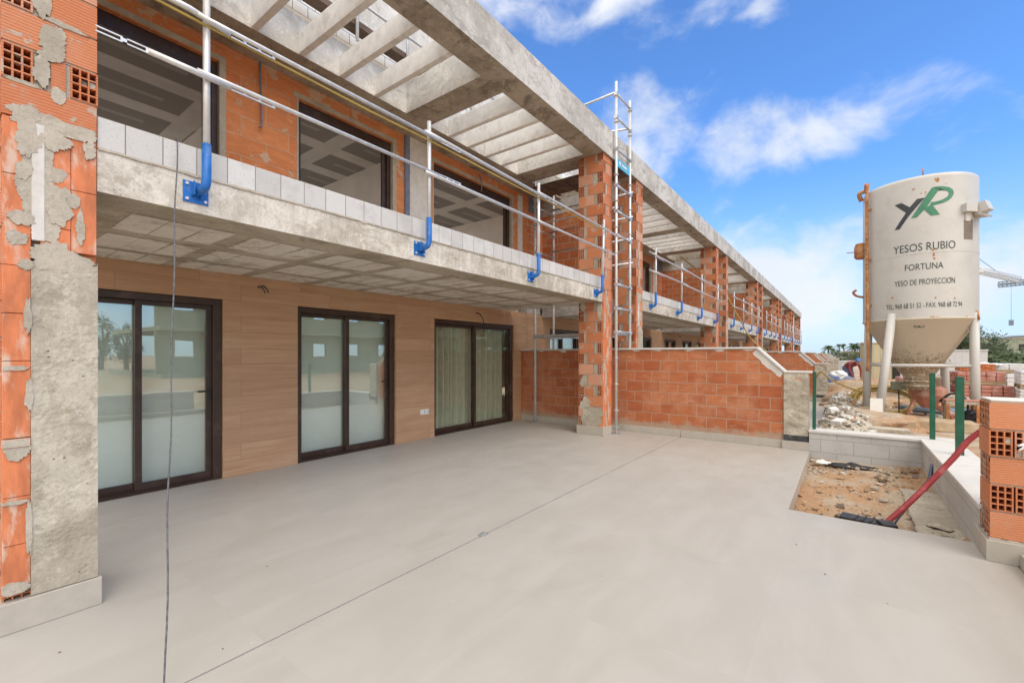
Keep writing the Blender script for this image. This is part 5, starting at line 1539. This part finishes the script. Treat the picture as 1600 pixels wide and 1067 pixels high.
def tiles(b):
    for k in range(3):
        for i in range(12):
            b.obox((-.5 + i * .09, 0, .1 + k * .22), (.075, .8, .19), 0, ry=R(8), jit=.03)
mb = MB()
for k in range(2):
    for i in range(11): mb.obox((2.9 + i * .07, 19.9, 1.06 + k * .115), (.078, .55, .10), R(4), ry=R(6), jit=.05)
tag(mb.build('roof_tiles', M['tile']), 'row of bare orange clay pieces on top of the brick pallets', 'tiles')
sheet('plastic_cover', (4.0, 23.6, 1.12), outline(.55, .5, 24, 31, .2), M['wrap'], 'loose white plastic cover draped on the stacked pallets', 'plastic cover', 31, .01, .12)
mb = MB()
for k in range(7): mb.tube([(3.9, 16.5 + .08 * k, .95 + .03 * (k % 2)), (6.0, 16.6 + .08 * k, 1.0 + .03 * (k % 2))], .04, 8)
tag(mb.build('pipe_bundle', M['greypipe']), 'bundle of dark pipes lying right of the gate pillar', 'pipes')
g = empty('pipe_trestle', (4.9, 16.8, .08), 'dark timber trestle carrying the pipe bundle', 'trestle')
for x in (-.7, .7):
    mb = MB(); mb.box(x - .05, x + .05, -.35, .35, .72, .82); mb.build('beam', M['board'], g)
    for y in (-.3, .3):
        mb = MB(); mb.box(x - .04, x + .04, y - .04, y + .04, 0, .72); mb.build('leg', M['board'], g)
simple('green_sign', 'dark green panel standing before the white pallets at the right edge', 'panel', M['green'], lambda b: b.box(4.75, 5.35, 18.75, 18.80, .12, .48), bevel=.004)

# cabins
def cabin(loc, rz, size, mat, label, group=None, door=False):
    g = empty('site_cabin', loc, label, 'cabin', group, R(rz))
    sx, sy, sz = size
    mb = MB(); mb.box(-sx / 2, sx / 2, -sy / 2, sy / 2, .1, sz); mb.build('shell', mat, g, bevel=.02)
    mb = MB()
    n = int(sx / .3)
    for i in range(n): mb.box(-sx / 2 + .1 + i * .3, -sx / 2 + .2 + i * .3, -sy / 2 - .02, -sy / 2 + .01, .2, sz - .1)
    mb.build('cladding_rib', mat, g)
    mb = MB(); mb.box(-sx / 2 - .04, sx / 2 + .04, -sy / 2 - .04, sy / 2 + .04, sz + .001, sz + .08); mb.build('roof', mat, g, bevel=.01)
    if door:
        mb = MB(); mb.box(sx / 2 - .55, sx / 2 - .03, -sy / 2 - .03, -sy / 2 - .022, .15, sz - .15); mb.build('doorway', M['dark'], g)  # near-black panel on the closed shell, painting the shade of an opening
cabin((1.55, 30.5, .05), 4, (1.7, 1.6, 2.05), M['cabin'], 'cream site cabin with a doorway painted as dark shade behind the left silo legs', None, True)
cabin((-.9, 46, 0), 0, (2.6, 2.0, .95), M['cabinwhite'], 'low white container in the far distance beyond the garden walls')
cabin((5.35, 38, 0), -6, (2.6, 2.2, 1.75), M['cabinwhite'], 'white cabin standing between the hopper and the tree on the right')
for i, (z, d) in enumerate(((.05, 0), (.42, .05), (.79, -.04))):
    simple('timber_stack', ('bottom bundle of brown timber beside the cream cabin', 'middle bundle of brown timber beside the cream cabin', 'top bundle of brown timber beside the cream cabin')[i], 'timber', M['wood'], lambda b: [b.box(2.0 + d + .16 * j, 2.15 + d + .16 * j, 26.0, 27.6, z + .02 + .11 * q, z + .12 + .11 * q) for j in range(6) for q in range(3)], 'timber bundles by the cabin')

# worker bending over the heap
def make_person():
    g = empty('person', (.06, 24.6, .07), 'worker in a blue helmet and maroon top bending over the sacks', 'person', None, R(35))
    me = bpy.data.meshes.new('body')
    V = [(0, 0, .90), (0, -.12, 1.00), (0, -.28, 1.06), (0, -.42, 1.08), (0, -.49, 1.09), (0, -.56, 1.10),
         (-.10, 0, .86), (-.12, -.12, .48), (-.13, .06, .06), (-.13, -.10, .02), (.10, 0, .86), (.12, -.08, .48), (.13, .10, .06), (.13, -.06, .02),
         (-.19, -.42, 1.05), (-.23, -.46, .78), (-.16, -.56, .56), (-.15, -.60, .48), (.19, -.42, 1.05), (.24, -.48, .78), (.16, -.58, .56), (.15, -.62, .48)]
    E_ = [(0, 1), (1, 2), (2, 3), (3, 4), (4, 5), (0, 6), (6, 7), (7, 8), (8, 9), (0, 10), (10, 11), (11, 12), (12, 13), (3, 14), (14, 15), (15, 16), (16, 17), (3, 18), (18, 19), (19, 20), (20, 21)]
    rad = [.15, .15, .16, .14, .055, .05, .095, .065, .05, .035, .095, .065, .05, .035, .06, .045, .035, .03, .06, .045, .035, .03]
    me.from_pydata(V, E_, []); me.update()
    o = bpy.data.objects.new('body', me); C.objects.link(o); o.parent = g
    sk = o.modifiers.new('skin', 'SKIN')
    for i, r in enumerate(rad): me.skin_vertices[0].data[i].radius = (r, r)
    me.skin_vertices[0].data[0].use_root = True
    ss = o.modifiers.new('sub', 'SUBSURF'); ss.levels = 2; ss.render_levels = 2
    me.materials.append(M['maroon'])
    mb = MB(); bmesh.ops.create_uvsphere(mb.bm, u_segments=20, v_segments=14, radius=.1)
    for v in mb.bm.verts: v.co = Vector((v.co.x * .85, v.co.y * 1.0 - .65, v.co.z * 1.2 + 1.14))
    mb.box(-.015, .015, -.775, -.74, 1.11, 1.15)
    mb.build('head', M['skin'], g)
    mb = MB(); mb.lathe((0, -.65), [(.135, 1.18), (.13, 1.195), (.115, 1.20), (.11, 1.24), (.085, 1.29), (.04, 1.315)], 20); mb.build('helmet', M['hat'], g)
    for sx in (-1, 1):
        mb = MB(); mb.tube(curve_pts([(sx * .10, .01, .93), (sx * .12, -.12, .48), (sx * .13, .06, .10)], 6), .105, 12, r2=.07); mb.build('trouser_leg', M['bluecloth'], g)
        mb = MB()
        for q in range(5): mb.tube(curve_pts([(sx * .15 + (q - 2) * .012, -.61, .48), (sx * .15 + (q - 2) * .016, -.64, .43), (sx * .15 + (q - 2) * .014, -.63, .39)], 4), .008, 6)
        mb.build('hand', M['skin'], g)
make_person()

# ------------------------------------------------------------------ vegetation
def leaf_cloud(mb, c, rad, n, size, seed, lo=0.0, hi=1.0):
    rnd = random.Random(seed)
    clumps = []
    for k in range(max(5, n // 45)):
        while True:
            p = Vector((rnd.uniform(-1, 1), rnd.uniform(-1, 1), rnd.uniform(-.75, 1)))
            if .25 < p.length < 1: break
        clumps.append((p, rnd.uniform(.16, .34), rnd.random()))
    for k in range(n):
        p, r, sh = rnd.choice(clumps)
        q = p + Vector((rnd.gauss(0, 1), rnd.gauss(0, 1), rnd.gauss(0, .8))) * r * .6
        q = Vector((q.x * rad[0], q.y * rad[1], q.z * rad[2])) + Vector(c)
        a = Vector((rnd.gauss(0, 1), rnd.gauss(0, 1), rnd.gauss(0, 1))).normalized(); b = a.orthogonal().normalized()
        s_ = size * rnd.uniform(.6, 1.4)
        t = min(1, max(0, .25 + .5 * sh + rnd.uniform(-.2, .2)))
        mb.tint = (t, t, t, 1)
        mb.face([q - a * s_, q + b * s_ * .45, q + a * s_, q - b * s_ * .45])
def tree(loc, h, rad, n, size, label, group, seed, cat='tree', name='leafy_tree'):
    g = empty(name, loc, label, cat, group)
    mb = MB()
    r0 = .05 * h
    mb.tube([(0, 0, -.1), (.02 * h, 0, h * .25), (.0, .02 * h, h * .5)], r0, 8, r2=r0 * .5)
    for a in range(5):
        an = a * 1.3 + seed
        mb.tube([(0, .01 * h, h * (.3 + .04 * a)), (rad[0] * .4 * math.cos(an), rad[1] * .4 * math.sin(an), h * (.55 + .05 * a)), (rad[0] * .65 * math.cos(an), rad[1] * .65 * math.sin(an), h * (.66 + .06 * a))], r0 * .4, 6, r2=r0 * .1)
    mb.build('trunk', M['bark'], g)
    mb = MB(); leaf_cloud(mb, (0, 0, h - rad[2]), rad, n, size, seed); mb.build('crown', M['leaf'], g, recalc=False)
def palm(loc, h, r, n, label, seed, skirt=False):
    rnd = random.Random(seed)
    g = empty('palm_tree', loc, label, 'palm tree', 'palm trees on the skyline')
    mb = MB(); mb.tube([(0, 0, 0), (.03 * h, 0, h * .5), (.0, 0, h)], .22 if not skirt else .35, 8, r2=.17); mb.build('trunk', M['bark'], g)
    mb = MB()
    for k in range(n):
        a = rnd.uniform(0, 6.28); el = rnd.uniform(-.55, 1.15)
        L_ = r * rnd.uniform(.75, 1.05)
        pts = [Vector((math.cos(a) * math.cos(el) * L_ * t, math.sin(a) * math.cos(el) * L_ * t, h + math.sin(el) * L_ * t - .55 * L_ * t * t)) for t in (0, .25, .5, .75, 1)]
        t0 = rnd.random(); mb.tint = (t0, t0, t0, 1)
        side = Vector((-math.sin(a), math.cos(a), 0))
        for i in range(4):
            for q in range(3):
                p = pts[i].lerp(pts[i + 1], q / 3)
                for sg in (-1, 1):
                    w_ = L_ * .20 * (1 - .75 * (i * 3 + q) / 12)
                    d = (pts[i + 1] - pts[i]).normalized()
                    mb.face([p, p + d * .09 * L_, p + side * sg * w_ + d * .10 * L_ - Vector((0, 0, w_ * .5))])
        mb.tube(pts, .025, 4)
    mb.build('crown', M['palmleaf'], g, recalc=False)
def far(px, Y, z=0):
    """ground point on the heading of a landmark at distance Y along the row"""
    h = math.atan((px - 800) / 693.0) - R(36.936)
    return (math.tan(h) * Y, Y, z)
palm(far(1294, 150), 3.6, 1.9, 60, 'broad fan palm standing left on the skyline beyond the houses', 1, True)
palm(far(1311, 170), 4.6, 1.15, 40, 'slender tall palm, left one of the pair with slim trunks', 2)
palm(far(1318, 174), 4.7, 1.15, 40, 'slender tall palm, right one of the pair with slim trunks', 3)
palm(far(1335, 150), 4.0, 2.3, 70, 'wide fan palm on the skyline behind the cream cabin', 4, True)
sp = [(1282, 130, 2.4, 1.6, 'low round bush at the foot of the left fan palm'), (1303, 130, 2.9, 1.7, 'dark bush between the left fan palm and the slim palms'), (1268, 130, 2.3, 1.7, 'bush just past the end of the house row'), (1347, 130, 2.6, 1.9, 'low dark bush right of the wide fan palm'), (1325, 130, 2.3, 2.2, 'low bush under the slim palms')]
for i, (px, Y, h_, r_, lb) in enumerate(sp):
    tree(far(px, Y), h_, (r_, r_, h_ * .5), 420, .20, lb, 'bushes on the skyline', 10 + i, 'bush', 'bush')
tree(far(1504, 54), 4.2, (1.3, 1.5, 1.6), 3200, .10, 'grey green tree showing between the silo legs', None, 30)
tree(far(1521, 58), 3.7, (2.0, 2.0, 1.6), 4200, .10, 'dense dark green tree right of the silo leg', None, 31)
tree(far(1538, 64), 2.8, (1.6, 1.6, 1.1), 1500, .10, 'small rounded tree on the scrubby bank', None, 32)
mb = MB()
for k in range(95):
    px = random.uniform(1525, 1720); Y = random.uniform(40, 75)
    c = far(px, Y); hh = random.uniform(.7, 1.5)
    leaf_cloud(mb, (c[0], c[1], hh * .5 + .1 + max(0, (Y - 40) * .012)), (1.7, 1.5, hh * .75), 150, .16, 200 + k)
tag(mb.build('scrub', M['leaf'], recalc=False), 'olive green scrub covering the far bank on the right', 'scrub', kind='stuff')
for k in range(1, 30):
    pass

# ------------------------------------------------------------------ crane, lamps, bridge in the distance
def lattice(mb, a, b, w_, n, r=.04):
    a, b = Vector(a), Vector(b); d = (b - a).normalized(); u = d.orthogonal().normalized(); v = d.cross(u)
    cs = [u * w_ / 2 + v * w_ / 2, u * w_ / 2 - v * w_ / 2, -u * w_ / 2 - v * w_ / 2, -u * w_ / 2 + v * w_ / 2]
    for c in cs: mb.tube([a + c, b + c], r, 5)
    for i in range(n):
        p0, p1 = a.lerp(b, i / n), a.lerp(b, (i + 1) / n)
        for k in range(4):
            mb.tube([p0 + cs[k], p1 + cs[(k + 1) % 4]], r * .55, 4); mb.tube([p0 + cs[k], p0 + cs[(k + 1) % 4]], r * .55, 4)
def fp(px, py, Y):
    h = math.atan((px - 800) / 693.0); hd = h - R(36.936)
    x = math.tan(hd) * Y; dist = Y / math.cos(hd)
    return (x, Y, 1.5 + (555 - py) / 693.0 * dist * math.cos(h))
g = empty('tower_crane', far(1521, 95), 'distant tower crane with red and white mast and grey jib beside the silo', 'crane')
o0 = Vector(g.location)
def rel(p): return Vector(p) - o0
mb = MB(); lattice(mb, rel(fp(1518, 556, 95)), rel(fp(1518, 418, 95)), .8, 22, .07); mb.build('mast', M['salmon'], g)
mb = MB(); lattice(mb, rel(fp(1521, 421, 95)), rel(fp(1595, 438, 112)), .75, 20, .07); mb.build('jib', M['steel'], g)
mb = MB(); lattice(mb, rel(fp(1521, 421, 95)), rel(fp(1497, 419, 93)), 1.0, 6, .09); mb.build('counter_jib', M['steel'], g)
mb = MB(); mb.tube([rel(fp(1521, 398, 95)), rel(fp(1561, 427, 106))], .04, 4); mb.tube([rel(fp(1521, 398, 95)), rel(fp(1498, 418, 93))], .04, 4); mb.build('tie_rod', M['greypipe'], g)
mb = MB(); mb.box(-.9, .9, -.9, .9, rel(fp(1521, 428, 95)).z, rel(fp(1521, 421.5, 95)).z); mb.build('cab', M['white_metal'], g)
mb = MB(); a = rel(fp(1580, 500, 108)); mb.tube([a, rel(fp(1580, 435, 108))], .025, 4); mb.box(a.x - .25, a.x + .25, a.y - .2, a.y + .2, a.z - .9, a.z); mb.build('hook_block', M['greypipe'], g)
g = empty('tower_crane', far(1640, 150), 'second distant crane, a dark thin jib low over the bank at the right', 'crane')
o0 = Vector(g.location)
mb = MB(); lattice(mb, rel(fp(1640, 556, 150)), rel(fp(1640, 520, 150)), 1.6, 8, .12); mb.build('mast', M['greypipe'], g)
mb = MB(); mb.tube(curve_pts([rel(fp(1561, 529, 150)), rel(fp(1585, 526, 150)), rel(fp(1640, 525, 150)), rel(fp(1690, 527, 150))], 6), .28, 6); mb.build('jib', M['greypipe'], g)
g = empty('tower_crane', far(1700, 170), 'third distant crane, a thin boom just under the big grey jib', 'crane')
o0 = Vector(g.location)
mb = MB(); lattice(mb, rel(fp(1700, 556, 170)), rel(fp(1700, 430, 170)), 1.6, 14, .12); mb.build('mast', M['greypipe'], g)
mb = MB(); lattice(mb, rel(fp(1560, 445, 170)), rel(fp(1700, 431, 170)), 1.0, 20, .10); mb.build('jib', M['greypipe'], g)
for px, py, Y, lb in ((1548, 532, 316, 'distant street lamp left of the pair on the bridge'), (1574, 530, 316, 'distant street lamp right of the pair on the bridge')):
    g = empty('street_lamp', far(px, Y), lb, 'street lamp', 'street lamps on the far bridge')
    t = Vector(fp(px, py, Y)) - Vector(g.location)
    mb = MB(); mb.tube([(0, 0, 0), (0, 0, t.z)], .16, 6, r2=.12); mb.build('pole', M['greypipe'], g)
    mb = MB(); mb.box(-.1, 2.2, -.2, .2, t.z, t.z + .3); mb.build('lamp_head', M['greypipe'], g)
g = empty('road_bridge', far(1600, 320), 'low grey road bridge crossing beyond the scrub at the right', 'bridge')
o0 = Vector(g.location)
mb = MB(); mb.box(-20, 90, -3, 3, 2.9, 3.7); mb.build('deck', M['farconc'], g)
for x in (-8, 10, 30):
    mb = MB(); mb.box(x - .8, x + .8, -2, 2, -.1, 3.0); mb.build('pier', M['farconc'], g)
mb = MB()
for k in range(40): mb.box(-19 + k * 2.6, -18.8 + k * 2.6, -3.0, -2.9, 3.7, 4.5)
mb.box(-20, 90, -3.0, -2.9, 4.5, 4.62); mb.build('parapet', M['white_metal'], g)
for px, Y, lb, mt in ((1571, 320, 'tiny red car standing in for a red dot on the far bridge, left one', 'red'), (1595, 320, 'tiny orange van shape standing in for an orange dot on the far bridge, right one', 'tile')):
    c = far(px, Y); g = empty('car_shape', (c[0], 320, 3.7), lb, 'car_shape', 'car shapes standing in for dots on the far bridge')  # added vehicle bodies stand in for small red and orange dots
    mb = MB(); mb.prism([(-1.6, .3), (1.6, .3), (1.6, .8), (1.0, .9), (.6, 1.4), (-.9, 1.4), (-1.5, .9)], 'y', -.75, .75); mb.build('body', M[mt], g, bevel=.05)
    for x in (-1, 1):
        mb = MB(); mb.tube([(x, -.8, .3), (x, .8, .3)], .3, 12); mb.build('wheel', M['black'], g)
for px, Y, w_, h_, lb in ((1334, 150, 6, 2.3, 'low grey building behind the palms'), (1590, 180, 16, 6, 'pale building far off beyond the bridge')):
    c = far(px, Y); g = empty('distant_building', c, lb, 'building')
    mb = MB(); mb.box(-w_ / 2, w_ / 2, 0, 8, 0, h_); mb.build('wall', M['farconc'], g)
    mb = MB(); mb.box(-w_ / 2 - .2, w_ / 2 + .2, -.2, 8.2, h_ + .001, h_ + .3); mb.build('roof', M['conc_roof'], g)
    for k in range(4):
        mb = MB(); mb.box(-w_ / 2 + .6 + k * w_ / 4.2, -w_ / 2 + 1.8 + k * w_ / 4.2, -.05, .1, h_ * .45, h_ * .75); mb.build('window', M['dark'], g)

# ------------------------------------------------------------------ across the lane (mirrored in the glass doors)
g = empty('concrete_frame_building', (22, 21.7, 0), 'unfinished grey green apartment block across the lane, mirrored in the glass doors', 'building')
for z in (0.0, 3.0, 6.0, 9.0):
    mb = MB(); mb.box(-1.0, 11, -13, 26, z + .05, z + .33); mb.build('slab', M['farconc'], g)
for z in (.33, 3.33, 6.33):
    mb = MB()
    wall_with_openings(mb, 0, .25, -13, 25, z, z + 2.72, [(-12 + 3.1 * q, -10.9 + 3.1 * q) for q in range(12)], z + 1.1, z + 2.1)
    mb.build('wall', M['farconc'], g)
for i, (x, y, h_) in enumerate(((44, 8.8, 4.2), (46, 10.6, 5.2), (45, 12.2, 4.6))):
    tree((x, y, 0), h_, (1.1, 1.1, h_ * .45), 2200, .10, ('slim pine across the lane, nearest to the terrace', 'tallest pine across the lane, mirrored in the first door', 'pine across the lane beside the grey block')[i], 'trees across the lane', 60 + i)
g = empty('block_wall', (1.15, 1.0, 0), 'low grey block wall along the entrance side of the terrace', 'wall')
mb = MB(); mb.box(.25, .45, -6.5, 3.3, -.2, .52); mb.build('blockwork', M['grey_block'], g)
mb = MB(); mb.box(.22, .48, -6.5, 3.3, .521, .57); mb.build('coping', M['white_cap'], g)
